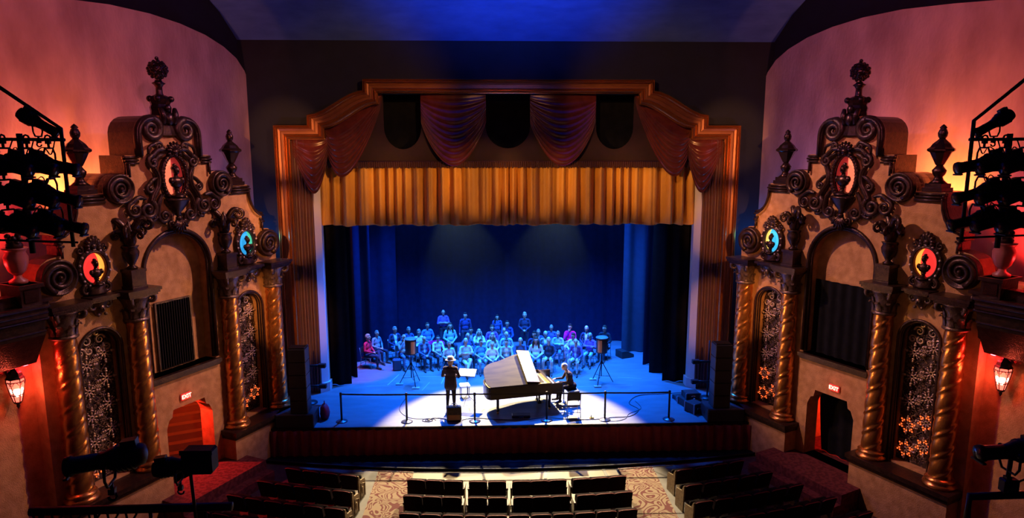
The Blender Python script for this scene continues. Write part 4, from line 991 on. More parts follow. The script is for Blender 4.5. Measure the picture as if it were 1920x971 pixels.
MB().prism([PC, inset(PC, .05)], .60, .98, 'z').obj('rim', M_PIANO, pn)
MB().prism([inset(PC, .045)], .84, .87, 'z').obj('iron_plate', M_PLATE, pn)
MB().prism([PC], .58, .62, 'z').obj('bottom', M_PIANO, pn)
mb = MB()
for k in range(26): mb.cyl((2.1, .10+.05*k, .90), (.45+1.2*(k/26)**1.4, .12+.045*k, .90), .004, 4)
mb.obj('strings', M_BRASS, pn, kind='stuff')
mb = MB(); mb.rbox(2.2, 2.64, 0, 1.48, .60, .70, .015); mb.rbox(2.2, 2.64, 0, .07, .68, .96, .02); mb.rbox(2.2, 2.64, 1.41, 1.48, .68, .96, .02); mb.obj('keybed', M_PIANO, pn)
MB().rbox(2.22, 2.27, .07, 1.41, .72, .98, .01).obj('fallboard', M_PIANO, pn)
kb = MB().box(2.30, 2.52, .09, 1.39, .70, .735).obj('white_keys', M_IVORY, pn)
mb = MB()
for k in range(36): mb.box(2.30, 2.43, .115+.0355*k, .130+.0355*k, .735, .75)
mb.obj('black_keys', M_BLKPL, kb)
MB().prism([[(1.75, .12), (2.0, .10), (2.0, 1.36), (1.75, 1.34)]], .99, 1.0, 'z').obj('music_desk', M_PIANO, pn)
for (x, y) in ((.42, .22), (2.2, .14), (2.2, 1.32)):
    lg = MB().lathe([(.065, .62), (.075, .56), (.05, .50), (.045, .16), (.055, .10), (.03, .08)], 10, c=(x, y, 0)).obj('leg', M_PIANO, pn)
    MB().cyl((x-.03, y, .04), (x+.03, y, .04), .04, 10).obj('caster', M_BRASS, lg)
ly = MB().box(1.95, 2.0, .60, .64, .12, .60).box(1.95, 2.0, .86, .90, .12, .60).box(1.93, 2.05, .58, .92, .06, .13).obj('pedal_lyre', M_PIANO, pn)
for k in range(3): MB().box(2.05, 2.17, .66+.08*k, .69+.08*k, .05, .07).obj('pedal', M_BRASS, ly)
th = math.radians(26); ML = Matrix.Translation((0, 0, 1.0))@Matrix.Rotation(th, 4, 'X')
LP = [(.12, -.01), (1.32, -.01), (1.32, 1.51)]; LP = [(.12, -.01), (1.78, -.01), (1.78, 1.47), (1.66, 1.48)]+[(x, y) for x, y in PO[3:] if x < 1.6]
MB().prism([LP], 0, .035, 'z', M=ML).obj('lid', M_LID, pn)
MB().prism([[(-.45, .0), (.0, .0), (.0, 1.52), (-.45, 1.52)]], .0, .035, 'z', M=ML@Matrix.Translation((1.79, 0, .045))@Matrix.Rotation(.16, 4, 'Y')).obj('lid_flap', M_LIDIN, pn)
mb = MB()
for y in (.2, .75, 1.3): mb.cyl(ML@Vector((1.78, y-.06, .045)), ML@Vector((1.78, y+.06, .045)), .014, 6)
mb.obj('hinge', M_BRASS, pn)
MB().cyl((1.62, 1.40, .96), tuple(ML@Vector((1.6, 1.40, 0))), .012, 6).obj('prop_stick', M_PIANO, pn)

# small chairs
def chair_parts(seat_m, frame_m):
    st = MB(); st.rbox(-.22, .22, -.22, .22, .42, .46, .015)
    bk = MB(); bk.grid(6, 3, lambda u, v: (-.21+.42*u, .22+.03*v-.02*math.sin(PI*u), .62+.24*v)); bk.grid(6, 3, lambda u, v: (.21-.42*u, .245+.03*v-.02*math.sin(PI*u), .62+.24*v))
    R = [('seat', st.mesh('seat', seat_m)), ('backrest', bk.mesh('backrest', seat_m))]
    for sx in (-1, 1):
        R.append(('leg', MB().tube([(sx*.21, -.20, .43), (sx*.22, -.25, .012)], .012, 6).mesh('leg', frame_m)))
        R.append(('leg', MB().tube([(sx*.22, .26, .86), (sx*.21, .20, .43), (sx*.22, .27, .012)], .012, 6).mesh('leg', frame_m)))
    R.append(('stretcher', MB().tube([(-.215, .23, .2), (.215, .23, .2)], .009, 5).mesh('stretcher', frame_m))); R.append(('stretcher', MB().tube([(-.215, -.225, .2), (.215, -.225, .2)], .009, 5).mesh('stretcher', frame_m)))
    return R
CH = chair_parts(M_BLKPL, mat('chair_steel', (.22, .22, .24), .35, .8))
def chair(x, y, rz, label, group='audience chairs on the stage', name='folding_chair'):
    t = thing(name, (x, y, STG), rz, label, 'chair', group)
    for n, me in CH: ob(n, me, t)
    return t
chair(2.0, 20.85, PI+.06, 'empty black chair with its back to the hall, in front of the pianist', None)
t = thing('piano_bench', (2.10, 22.12, STG), math.radians(13), 'black bench the pianist sits on', 'bench')
MB().rbox(-.2, .2, -.36, .36, .43, .50, .02).obj('seat', M_BLKPL, t)
for sx in (-1, 1):
    for sy in (-1, 1): MB().cyl((sx*.16, sy*.30, 0), (sx*.16, sy*.30, .44), .022, 8).obj('leg', M_PIANO, t)
# music stand with sheets
t = thing('music_stand', (-1.50, 22.05, STG), -.2, 'black music stand holding bright white sheets beside the hatted man', 'music stand')
Mt = Matrix.Translation((0, 0, 1.12))@Matrix.Rotation(math.radians(24), 4, 'X')
d_ = MB().box(-.30, .30, -.20, .20, -.008, .0, M=Mt).box(-.30, .30, -.21, -.20, -.0, .04, M=Mt).obj('desk', M_BLKMET, t)
for k in (-1, 1): MB().box(min(k*.01, k*.29), max(k*.01, k*.29), -.18, .18, .002, .006, M=Mt).obj('sheet', M_PAPER, d_)
MB().cyl((0, 0, .3), (0, 0, 1.1), .012, 6).obj('pole', M_BLKMET, t)
for k in range(3): an = k*2*PI/3+.3; MB().cyl((0, 0, .34), (.30*math.cos(an), .30*math.sin(an), .01), .009, 5).obj('leg', M_BLKMET, t)
t = thing('low_stool', (-1.62, 22.75, STG), .2, 'small blue lit stool with a cloth on it, behind the music stand', 'stool')
MB().rbox(-.18, .18, -.18, .18, .38, .46, .03).obj('seat', mat('pale_blue_cloth', (.45, .55, .65), .7), t)
for sx in (-1, 1):
    for sy in (-1, 1): MB().cyl((sx*.14, sy*.14, 0), (sx*.14, sy*.14, .40), .014, 6).obj('leg', M_BLKMET, t)
# small amplifier, pedals and cables
t = thing('guitar_amplifier', (-1.88, 20.62, STG), .05, 'small worn amplifier tilted back at the stage edge below the hatted man', 'amplifier')
Ma = Matrix.Rotation(math.radians(-10), 4, 'X')
MB().rbox(-.24, .24, -.14, .14, .02, .46, .02, M=Ma).obj('cabinet', M_CASE, t); MB().box(-.21, .21, .14, .155, .06, .36, M=Ma).obj('grille', M_GRILL, t)
MB().box(-.22, .22, -.12, .10, .46, .475, M=Ma).obj('control_panel', M_CHROME, t); MB().tube([(-.10, 0, .47), (-.08, 0, .54), (.08, 0, .54), (.10, 0, .47)], .014, 6, M=Ma).obj('handle', M_BLKPL, t)
MB().box(-.2, .2, -.152, -.14, .04, .2, M=Ma).obj('rear_opening', M_BRASS, t)
for k in range(4): MB().cyl((-.15+.1*k, -.05, .47), (-.15+.1*k, -.05, .495), .016, 8).obj('knob', M_BLKPL, t)
def cable(pts, label, r=.012, m=M_BLKPL): return MB().tube(cr([(x, y, STG+r) for x, y in pts], 7), r, 5).obj('cable', m, label=label, cat='cable', group='stage cables')
coil = [(-2.72+(.24-.012*i)*math.cos(i*.8), 20.62+.7*(.24-.012*i)*math.sin(i*.8)) for i in range(20)]
cable(coil+[(-2.6, 20.8), (-2.3, 20.75), (-2.12, 20.66)], 'black cable coiled on the floor left of the small amplifier')
cable([(-3.7, 22.6), (-3.78, 21.6), (-3.4, 20.9), (-2.9, 20.75), (-2.4, 20.82), (-2.15, 20.7)], 'black cable trailing from the left stage floor to the amplifier', .009)
cable([(-1.62, 20.62), (-1.2, 20.76), (-.5, 20.62), (.4, 20.56), (1.1, 20.72), (1.9, 20.55), (2.7, 20.52), (3.3, 20.66), (3.9, 20.75), (4.3, 21.3), (4.1, 21.9), (4.6, 22.6), (5.6, 22.75), (6.5, 22.9)], 'long black cable running along the stage edge from amplifier to right wing')
cable([(2.9, 20.48), (3.3, 20.35), (3.7, 20.55), (3.9, 20.95), (4.4, 21.4), (4.35, 22.1)], 'short black cable looping round the second post from the right', .009)
t = thing('effects_pedal', (2.35+.25, 20.62, STG), .3, 'tiny pedal on the floor right of the empty chair', 'pedal')
MB().rbox(-.07, .07, -.05, .05, 0, .045, .01).obj('body', M_BRASS, t); MB().cyl((-.02, 0, .04), (-.02, 0, .12), .014, 6).obj('switch', M_BLKPL, t)
t = thing('floor_case', (.3, 20.85, STG), 0, 'flat black case lying on the floor under the piano', 'case')
MB().rbox(-.3, .3, -.14, .14, 0, .09, .02).obj('shell', M_BLKPL, t); MB().rbox(-.08, .08, -.16, -.13, .03, .06, .008).obj('handle', M_CHROME, t)
t = thing('duffel_bag', (-4.42, 25.72, STG), .15, 'dark upright bag standing on the floor by the seated man on the left', 'bag')
MB().rbox(-.17, .17, -.12, .12, 0, .48, .05).obj('body', mat('navy_bag', (.03, .05, .10), .8), t); MB().tube([(-.08, 0, .47), (-.06, 0, .56), (.06, 0, .56), (.08, 0, .47)], .012, 6).obj('handle', M_BLKPL, t)
t = thing('floor_wedge', (5.0, 27.2, STG), .4, 'dark clutter box on the floor before the farthest right wing curtain', 'box')
MB().prism([[(-.3, 0), (.3, 0), (.3, .12), (-.05, .30), (-.3, .30)]], -.25, .25, 'y').obj('body', M_BLKPL, t); MB().box(-.04, .29, -.22, .22, .13, .14).obj('grille', M_GRILL, t)

# ------------------------------------------------------------------ people
V = Vector
def rotz(p, a, c=(0, 0, 0)):
    x, y = p[0]-c[0], p[1]-c[1]; return V((c[0]+x*math.cos(a)-y*math.sin(a), c[1]+x*math.sin(a)+y*math.cos(a), p[2]))
class Body:
    """capsules and ellipsoids, fused by a voxel remesh into one skin; regions 0 top, 1 trousers, 2 skin, 3 shoes"""
    def __init__(s): s.c = []; s.e = []; s.post = MB(); s.zi = .74; s.yi = -.02
    def cap(s, a, ra, b, rb, g): s.c.append((V(a), ra, V(b), rb, g))
    def ell(s, c, r, g, M=None): s.e.append((V(c), V(r), g, M or Matrix.Identity(3)))
    def chain(s, pts, rad, g):
        for i in range(len(pts)-1): s.cap(pts[i], rad[i], pts[i+1], rad[i+1], g if isinstance(g, int) else g[i])
    def head(s, c, yaw=0., tilt=0., beard=0):
        M = Matrix.Rotation(yaw, 3, 'Z')@Matrix.Rotation(tilt, 3, 'X'); c = V(c); s.hc, s.hM = c, M
        for p, r in (((0, 0, 0), (.076, .096, .112)), ((0, -.038, -.062), (.056, .056, .058)), ((0, -.104, -.012), (.013, .022, .024)), ((0, -.085, -.092), (.024, .022, .018)),
                     ((.079, .005, -.01), (.012, .024, .034)), ((-.079, .005, -.01), (.012, .024, .034)), ((0, -.078, .035), (.055, .02, .015))):
            s.ell(c+M@V(p), r, 2, M)
        for q in (-1, 1): s.post.ell((0, 0, 0), (.013, .008, .009), 6, 4, 4, M=Matrix.Translation(c+M@V((q*.031, -.091, .012)))@M.to_4x4())
        s.post.ell((0, 0, 0), (.024, .008, .006), 6, 4, 5, M=Matrix.Translation(c+M@V((0, -.098, -.058)))@M.to_4x4())
    def hand(s, w, d, up, side, curl=.6):       # wrist, pointing direction, back-of-hand direction
        w, d, up = V(w), V(d).normalized(), V(up).normalized(); lat = d.cross(up).normalized()
        s.cap(w, .027, w+d*.05, .030, 2); s.cap(w+d*.04+lat*.018, .021, w+d*.075+lat*.02, .018, 2); s.cap(w+d*.04-lat*.018, .021, w+d*.075-lat*.02, .018, 2)
        for k, L in enumerate((.060, .072, .076, .068)):
            o = w+d*.078+lat*(-.03+.02*k); p1 = o+(d*math.cos(curl*.5)-up*math.sin(curl*.5))*L*.45; p2 = p1+(d*math.cos(curl*1.4)-up*math.sin(curl*1.4))*L*.33; p3 = p2+(d*math.cos(curl*2.1)-up*math.sin(curl*2.1))*L*.25
            s.post.tube([o-d*.02, p1, p2, p3], [.0095, .009, .008, .0065], 5, 2)
        q = lat*side; p0 = w+d*.02+q*.022; s.post.tube([p0, p0+d*.025+q*.022, p0+d*.052+q*.022-up*.01, p0+d*.068+q*.012-up*.02], [.013, .012, .010, .008], 5, 2)
    def build(s, name, voxel=.016):
        mb = MB()
        for a, ra, b, rb, g in s.c:
            L = (b-a).length
            if L < 1e-5: mb.ell(a, ra, 10, 8); continue
            M = Matrix.Translation(a)@(b-a).to_track_quat('Z', 'Y').to_matrix().to_4x4()
            pr = [(ra*math.cos(t), ra*math.sin(t)) for t in (-1.5, -1.0, -.5)]+[(ra, 0), (rb, L)]+[(rb*math.cos(t), L+rb*math.sin(t)) for t in (.5, 1.0, 1.5)]
            mb.lathe(pr, 12, M=M)
        for c, r, g, M3 in s.e: mb.ell((0, 0, 0), tuple(r), 14, 10, M=Matrix.Translation(c)@M3.to_4x4())
        me = mb.mesh('tmp', M_BLACK); o = bpy.data.objects.new('tmp', me); COL.objects.link(o)
        m = o.modifiers.new('r', 'REMESH'); m.mode = 'VOXEL'; m.voxel_size = voxel; m.use_smooth_shade = True
        sm = o.modifiers.new('s', 'SMOOTH'); sm.factor = .5; sm.iterations = 3
        dg = bpy.context.evaluated_depsgraph_get(); dg.update()
        e = bpy.data.meshes.new_from_object(o.evaluated_get(dg)); bpy.data.objects.remove(o)
        n = len(e.polygons); C = np.zeros(n*3); e.polygons.foreach_get('center', C); C = C.reshape(n, 3)
        best = np.full(n, 1e9); reg = np.zeros(n, int)
        for a, ra, b, rb, g in s.c:
            a_, d = np.array(a), np.array(b-a); L2 = max(d@d, 1e-9); t = np.clip(((C-a_)@d)/L2, 0, 1)
            q = np.linalg.norm(C-a_-t[:, None]*d, axis=1)-(ra+(rb-ra)*t); u = q < best; best[u] = q[u]; reg[u] = g
        for c, r, g, M3 in s.e:
            P = (C-np.array(c))@np.array(M3); k = np.linalg.norm(P/np.array(r), axis=1); q = (k-1)*min(r); u = q < best; best[u] = q[u]; reg[u] = g
        inner = (reg == 0) & (np.abs(C[:, 0]) < .035+.10*np.clip(C[:, 2]-s.zi, 0, .3)) & (C[:, 1] < s.yi) & (C[:, 2] > s.zi-.12); reg[inner] = 6
        vs = np.zeros(len(e.vertices)*3); e.vertices.foreach_get('co', vs); vs = vs.reshape(-1, 3)
        fs = [tuple(p.vertices) for p in e.polygons]
        out = MB(); out.v = [tuple(p) for p in vs]; out.f = fs; out.m = [int(x) for x in reg]; out.s = [True]*n
        out.add(s.post.v, s.post.f); out.m[n:] = s.post.m; out.s[n:] = [True]*len(s.post.f)
        bpy.data.meshes.remove(e); bpy.data.meshes.remove(me)
        return out.mesh(name, [M_BLACK]*7)
def seated(lean=0., yaw=0., tilt=0., arms='lap', legs='flat', fat=1., sleeve=0, knee=.13):
    b = Body(); g2 = 2 if sleeve else 0
    dy = -math.sin(lean)
    def T(p): return V((p[0], p[1]+dy*(p[2]-.5), .5+(p[2]-.5)*math.cos(lean)))
    b.ell((0, .03, .54), (.175, .14, .12), 1)
    b.ell(T((0, 0, .70)), (.150*fat, .125*fat, .15), 0); b.ell(T((0, .03, .88)), (.170, .120, .19), 0)
    b.cap(T((-.14, .03, 1.02)), .072, T((.14, .03, 1.02)), .072, 0)
    hc = T((0, -.015, 1.265)); b.cap(T((0, .03, 1.05)), .058, hc+V((0, .02, -.07)), .052, 2); b.head(hc, yaw, tilt)
    sh = {q: T((q*.185, .03, 1.0)) for q in (-1, 1)}
    if arms == 'lap':
        for q in (-1, 1):
            e = T((q*.26, -.0, .76)); w = V((q*.075, -.25+dy*.2, .66)); b.chain([sh[q], e], [.056, .046], 0); b.chain([e, w], [.044, .030], g2); b.hand(w, (-q*.6, -.6, -.15), (0, -.2, 1), q, .7)
    elif arms == 'knees':
        for q in (-1, 1):
            e = T((q*.27, -.06, .76)); w = V((q*.15, -.36, .63)); b.chain([sh[q], e], [.056, .046], 0); b.chain([e, w], [.044, .030], g2); b.hand(w, (-q*.15, -.9, -.1), (0, 0, 1), -q, .5)
    elif arms == 'crossed':
        for q in (-1, 1):
            e = T((q*.25, -.05, .80)); w = T((-q*.10, -.19-.02*q, .83+.02*q)); b.chain([sh[q], e], [.056, .048], 0); b.chain([e, w], [.046, .032], g2); b.hand(w, (-q*.9, .15, .05), (0, -1, 0), q, .5)
    elif arms == 'chin':
        e = T((.24, -.10, .76)); w = V((-.02, -.24, .72)); b.chain([sh[1], e], [.056, .046], 0); b.chain([e, w], [.044, .030], g2); b.hand(w, (-.9, -.1, 0), (0, -.4, 1), 1, .5)
        e = T((-.20, -.16, .80)); w = hc+V((-.04, -.10, -.16)); b.chain([sh[-1], e], [.056, .046], 0); b.chain([e, w], [.044, .030], g2); b.hand(w, (.25, .1, .9), (-.2, -1, 0), 1, 1.0)
    elif arms == 'clasp':
        for q in (-1, 1):
            e = T((q*.24, -.12, .74)); w = V((q*.05, -.36, .62)); b.chain([sh[q], e], [.056, .046], 0); b.chain([e, w], [.044, .030], g2); b.hand(w, (-q*.7, -.5, -.1), (q*.2, -.5, .8), q, .9)
    for q in (-1, 1):
        h = V((q*.09, -.02, .53))
        if legs == 'cross' and q == 1:
            k = V((.06, -.42, .66)); a = V((-.12, -.60, .36)); b.chain([h, k, a], [.088, .066, .040], 1); b.cap(a, .042, a+V((-.03, -.05, -.06)), .045, 3); b.cap(a+V((-.02, -.04, -.05)), .045, a+V((-.06, -.19, -.06)), .034, 3)
        else:
            kx = knee*(.8 if legs == 'cross' else 1); k = V((q*kx, -.44, .53)); a = V((q*kx*1.02, -.46, .11)); b.chain([h, k, a], [.088, .066, .042], 1); b.cap(a, .043, a+V((0, .02, -.055)), .046, 3); b.cap(a+V((0, 0, -.06)), .046, a+V((q*.03, -.17, -.072)), .034, 3)
    return b
def standing(arms='down', yaw=0., tilt=0., sleeve=0, step=0., long=0):
    b = Body(); g2 = 2 if sleeve else 0; b.zi = 1.14
    b.ell((0, .01, .94), (.165, .115, .13), 1); b.ell((0, 0, 1.10), (.145, .11, .15), 0); b.ell((0, .015, 1.28), (.17, .115, .19), 0)
    b.cap((-.14, .015, 1.43), .070, (.14, .015, 1.43), .070, 0)
    if long:
        for q in (-1, 0, 1): b.cap((q*.06, .01, 1.12), .12, (q*.075, .015, .80), .135, 0)
        b.cap((-.165, .015, 1.42), .085, (.165, .015, 1.42), .085, 0)
    b.cap((0, .02, 1.46), .057, (0, .0, 1.58), .051, 2); b.head((0, -.02, 1.655), yaw, tilt)
    for q in (-1, 1):
        s_ = V((q*.185, .015, 1.41))
        if arms == 'crossed':
            e = V((q*.25, -.06, 1.17)); w = V((-q*.10, -.17-.02*q, 1.20+.02*q)); b.chain([s_, e], [.056, .046], 0); b.chain([e, w], [.045, .031], g2); b.hand(w, (-q*.9, .1, .05), (0, -1, 0), q, .5)
        elif arms == 'clasp':
            e = V((q*.25, .0, 1.14)); w = V((q*.06, -.20, 1.02)); b.chain([s_, e], [.056, .046], 0); b.chain([e, w], [.045, .031], g2); b.hand(w, (-q*.7, -.2, -.2), (0, -.8, .3), q, .9)
        elif arms == 'play':
            e = V((q*.27, -.04, 1.14)); w = V((q*.10+.05, -.28, 1.12 if q < 0 else 1.06)); b.chain([s_, e], [.058, .048], 0); b.chain([e, w], [.046, .032], 0); b.hand(w, (-q*.7, -.6, .1), (0, -.3, 1), q, .8)
        else:
            e = V((q*.24, .02, 1.14)); w = V((q*.25, -.06, .90)); b.chain([s_, e], [.056, .046], 0); b.chain([e, w], [.045, .031], g2); b.hand(w, (0, -.15, -1), (q*1., 0, 0), 1, .4)
        h = V((q*.09, 0, .92)); k = V((q*.11, -.02-step*q*.12, .50)); a = V((q*.12, .02-step*q*.10, .10)); b.chain([h, k, a], [.095, .066, .044], 1)
        b.cap(a, .045, a+V((0, .03, -.05)), .046, 3); b.cap(a+V((0, .02, -.055)), .046, a+V((q*.03, -.17, -.066)), .036, 3)
    return b
def hair_mesh(style):
    mb = MB(); n, k = 20, 14
    def fn(u, v):
        a = 2*PI*u; t = -PI/2+PI*v; x, y, z = math.cos(t)*math.cos(a), math.cos(t)*math.sin(a), math.sin(t)
        f = 1.10+.03*math.sin(a*7+v*5)
        front = -y
        if style == 'bald': f = 1.07 if (z < .25 and z > -.45 and y > -.1) else .8
        elif style == 'short':
            if z < -.35 or (front > .12 and z < .50): f = .8
        elif style == 'bob':
            f = 1.2+.04*math.sin(a*9)
            if (front > .22 and z < .48) or z < -.85: f = .8
        else:
            f = 1.2+.05*math.sin(a*9)
            if front > .20 and z < .50: f = .8
        return (.076*x*f*1.03, .098*y*f+.006, .115*z*f+.004)
    mb.grid(n, k, fn)
    if style == 'long':
        for q in (-1, 1): mb.tube([(q*.075, .0, .02), (q*.10, .015, -.10), (q*.11, .01, -.22), (q*.10, -.03, -.32)], [.03, .042, .045, .02], 8)
        mb.tube([(0, .08, .02), (0, .10, -.12), (0, .10, -.26)], [.06, .075, .04], 10)
    return mb.mesh('hair', M_BLACK)
HAIR = {k: hair_mesh(k) for k in ('short', 'bald', 'bob', 'long')}
def cmat(c, kind='cloth'):
    c = tuple(round(x, 3) for x in c); n = '%s_%02d_%02d_%02d' % ((kind,)+tuple(int(x*99) for x in c))
    return mat(n, c, .85, c2=tuple(x*.72 for x in c), scale=9, bump=.9, bscale=11, spec=.2) if kind == 'cloth' else mat(n, c, .5)
SKIN = [cmat(c, 'skin') for c in ((.44, .25, .16), (.50, .30, .20), (.38, .21, .13), (.28, .15, .09))]
M_EYE = mat('eye_dark', (.03, .025, .02), .3); M_MOUTH = mat('lip', (.35, .10, .09), .5); M_SHOE = mat('shoe_leather', (.03, .025, .022), .5)
POSE = {}
def pose(key):
    if key not in POSE:
        k = dict(key[1:]); b = (seated if key[0] == 'sit' else standing)(**k); POSE[key] = (b.build('person_body'), b.hc.copy(), b.hM.copy())
    return POSE[key]
def person(key, x, y, rz, sc, top, legs, hair, hcol, label, skin=0, group=None, z=STG, lift=0., inner=None):
    me, hc, hM = pose(key)
    o = ob('person', me, None, (x, y, z+lift), (0, 0, rz), sc, label, 'person', group)
    for i, m in enumerate((cmat(top), cmat(legs), SKIN[skin], M_SHOE, M_EYE, M_MOUTH, cmat(inner or top))):
        o.material_slots[i].link = 'OBJECT'; o.material_slots[i].material = m
    if hair:
        h = ob('hair', HAIR[hair], o, hc, hM.to_euler()); h.material_slots[0].link = 'OBJECT'; h.material_slots[0].material = cmat(hcol)
    return o
def K(kind, **k): return (kind,)+tuple(sorted(k.items()))
LAP, LAP2, LAP3 = K('sit'), K('sit', yaw=.35, sleeve=1, fat=1.12), K('sit', yaw=-.4, tilt=.12, knee=.10)
CROSSA, CROSSA2 = K('sit', arms='crossed'), K('sit', arms='crossed', yaw=-.3, legs='cross', sleeve=1)
LEGX, CHIN, CLASP, CLASP2 = K('sit', legs='cross', yaw=.3), K('sit', arms='chin', lean=.22, yaw=.25), K('sit', arms='clasp', lean=.15, fat=1.1), K('sit', arms='clasp', lean=.10, yaw=-.35, sleeve=1)
KNEES, KNEES2 = K('sit', arms='knees', fat=1.15, sleeve=1), K('sit', arms='knees', lean=.1, yaw=.3, knee=.16)
WH, CR, LB, BL, NV, BK, PU, GY = (.80, .80, .78), (.70, .72, .66), (.30, .48, .62), (.10, .22, .50), (.035, .05, .12), (.02, .02, .03), (.28, .10, .45), (.30, .32, .36)
JN, KH, DK = (.12, .18, .30), (.58, .56, .50), (.03, .035, .06)
GRY, BRN, BLD, WHT, DRK = (.20, .20, .20), (.05, .03, .018), (.34, .26, .16), (.50, .50, .50), (.012, .01, .01)
AUD = [   # x, y of head, pose, top, trousers, hair, hair colour, label
 (-5.62, 26.10, LEGX, (.85, .02, .06), DK, 'bob', BLD, 'blond seated person in a bright red coat with crossed legs, far left of the stage'),
 (-5.38, 26.80, LAP, GY, DK, 'short', GRY, 'seated person half hidden behind the one in the red coat'),
 (-4.67, 27.04, LEGX, NV, JN, 'short', GRY, 'seated person in an open dark jacket, one leg crossed, left end of the group'),
 (-4.14, 27.40, LAP, (.05, .09, .22), DK, 'bob', GRY, 'seated person in dark blue at the rear behind the left tripod loudspeaker'),
 (-4.25, 26.10, CHIN, (.30, .36, .42), JN, 'bald', GRY, 'seated person resting the chin on a hand, left of the tripod loudspeaker'),
 (-3.66, 26.85, LAP3, WH, DK, 'bob', GRY, 'seated person glimpsed just right of the left tripod loudspeaker'),
 (-3.39, 25.95, CLASP, (.08, .13, .26), DK, 'bald', GRY, 'bald seated person in an open suit jacket with clasped hands'),
 (-3.38, 27.70, LAP, BL, DK, 'short', BRN, 'seated person in a plain blue shirt at the left rear'),
 (-2.84, 26.17, CLASP2, WH, DK, 'short', DRK, 'dark haired seated person in a white shirt with a magenta coat over the chair'),
 (-2.41, 27.55, LAP, LB, DK, 'long', BRN, 'long haired seated person with hands joined, behind the hatted man'),
 (-2.31, 25.15, LAP2, (.62, .70, .74), DK, 'short', GRY, 'front row person in a pale shirt directly behind the hatted man'),
 (-1.51, 27.00, LAP3, NV, DK, 'short', DRK, 'seated person in navy with glasses, third row left of centre'),
 (-1.61, 26.13, LAP, (.06, .12, .28), DK, 'bald', GRY, 'bald seated person in the second row behind the pale polo shirt'),
 (-1.17, 26.92, CROSSA, WH, JN, 'long', BLD, 'seated person with fair long hair and white sleeves in the third row'),
 (-1.66, 25.15, CROSSA2, (.52, .64, .66), KH, 'short', WHT, 'grey haired front row person in a pale polo shirt and light trousers'),
 (-1.07, 25.45, LAP2, (.12, .36, .62), (.32, .44, .52), 'short', BRN, 'front row person in a bright blue t-shirt and jeans'),
 (-.63, 27.25, LAP, PU, DK, 'bob', BRN, 'seated person in purple with wavy hair, third row centre'),
 (-.62, 26.10, LAP3, WH, JN, 'long', BLD, 'fair haired seated person in white, second row behind the white shirt'),
 (-.63, 25.04, K('sit', arms='lap', legs='cross'), (.82, .84, .78), DK, 'bald', GRY, 'smiling front row person in an open white shirt with crossed ankles'),
 (.02, 28.00, CLASP, (.03, .06, .22), DK, 'short', DRK, 'seated person in dark blue leaning forward at the rear centre'),
 (-.12, 27.20, LAP, (.08, .14, .40), DK, 'bald', DRK, 'balding seated person in a blue jacket, third row centre'),
 (-.05, 26.20, LAP2, LB, DK, 'bald', GRY, 'bald seated person in a patterned pale blue shirt, second row'),
 (-.08, 25.31, CLASP2, (.34, .46, .50), DK, 'short', BRN, 'front row person in a grey-green jacket just left of the piano lid'),
 (.49, 25.59, CLASP, (.07, .10, .20), KH, 'short', WHT, 'white haired front row person in a dark sweater behind the piano lid'),
 (1.08, 26.15, LAP3, NV, JN, 'long', DRK, 'dark long haired seated person in the second row right of the piano lid'),
 (1.30, 26.90, LAP, (.05, .07, .20), DK, 'short', GRY, 'seated person with a grey beard in a dark jacket, third row right of centre'),
 (1.09, 25.27, LAP, (.62, .72, .70), JN, 'long', BRN, 'front row person in a light top partly hidden by the piano lid flap'),
 (1.89, 27.45, LAP, (.07, .12, .36), DK, 'short', GRY, 'seated person in a blue collared shirt, rear row right of centre'),
 (1.55, 26.30, LAP2, GY, JN, 'short', WHT, 'seated person with white hair directly behind the dark quilted jacket'),
 (1.61, 25.40, KNEES2, (.035, .055, .10), KH, 'short', WHT, 'front row person in a dark jacket with pale trousers, right of the piano lid'),
 (2.08, 26.55, CROSSA, LB, JN, 'short', GRY, 'seated person with crossed arms and jeans at the gap right of the dark jacket'),
 (2.65, 27.16, K('sit', arms='chin', yaw=-.2), (.95, .01, .38), (.40, .50, .58), 'bob', DRK, 'seated person in a vivid magenta top, hand raised to the chin'),
 (2.67, 26.20, LAP3, WH, KH, 'bob', BRN, 'seated person in a white top in front of the magenta one'),
 (2.67, 25.22, KNEES2, (.13, .09, .34), (.60, .66, .62), 'bald', WHT, 'front row person in a purple-blue jacket and pale trousers at the right end'),
 (3.33, 27.05, LAP, NV, DK, 'short', WHT, 'white haired seated person in a dark suit at the right rear'),
 (3.35, 26.15, CROSSA, (.34, .12, .52), (.34, .46, .56), 'short', WHT, 'seated person in a purple shirt with folded arms, right side'),
 (4.07, 26.90, LAP3, BK, DK, 'short', BRN, 'seated person in dark clothes behind the right tripod loudspeaker'),
]
CHL = 'black folding chair under the '
for i, (x, y, k, top, legs, hs, hc_, lb) in enumerate(AUD):
    rz = math.atan2(.3-x, y-21.0)*.75 if x > -5 else (1.25 if i == 0 else .9)
    hy = .02; sc = 1.0+.05*math.sin(i*3.7)
    px, py = x-hy*math.sin(rz)*0, y+.02
    inn = {2: WH, 4: CR, 6: (.45, .55, .6), 0: (.5, .02, .05), 22: WH, 25: GY, 33: (.35, .5, .6), 34: WH, 11: GY, 28: WH}.get(i)
    person(k, px, py, rz, sc, top, legs, hs, hc_, lb, skin=(0, 1, 0, 2)[i % 4], group='people seated on the stage', inner=inn)
    chair(px, py+.0, rz, 'black folding chair carrying the '+' '.join(lb.split()[:11]).rstrip(','))
person(K('stand', arms='crossed', sleeve=1), -2.77, 28.69, .2, .99, (.22, .10, .50), DK, 'bald', BRN, 'person in a purple shirt standing with folded arms at the back of the stage', 0, 'people standing at the back')
person(K('stand', arms='down', yaw=-.3, tilt=.15), -1.78, 28.05, .1, 1.0, (.03, .04, .13), DK, 'short', DRK, 'person in a dark sweater standing at the back, arms at the sides', 1, 'people standing at the back')
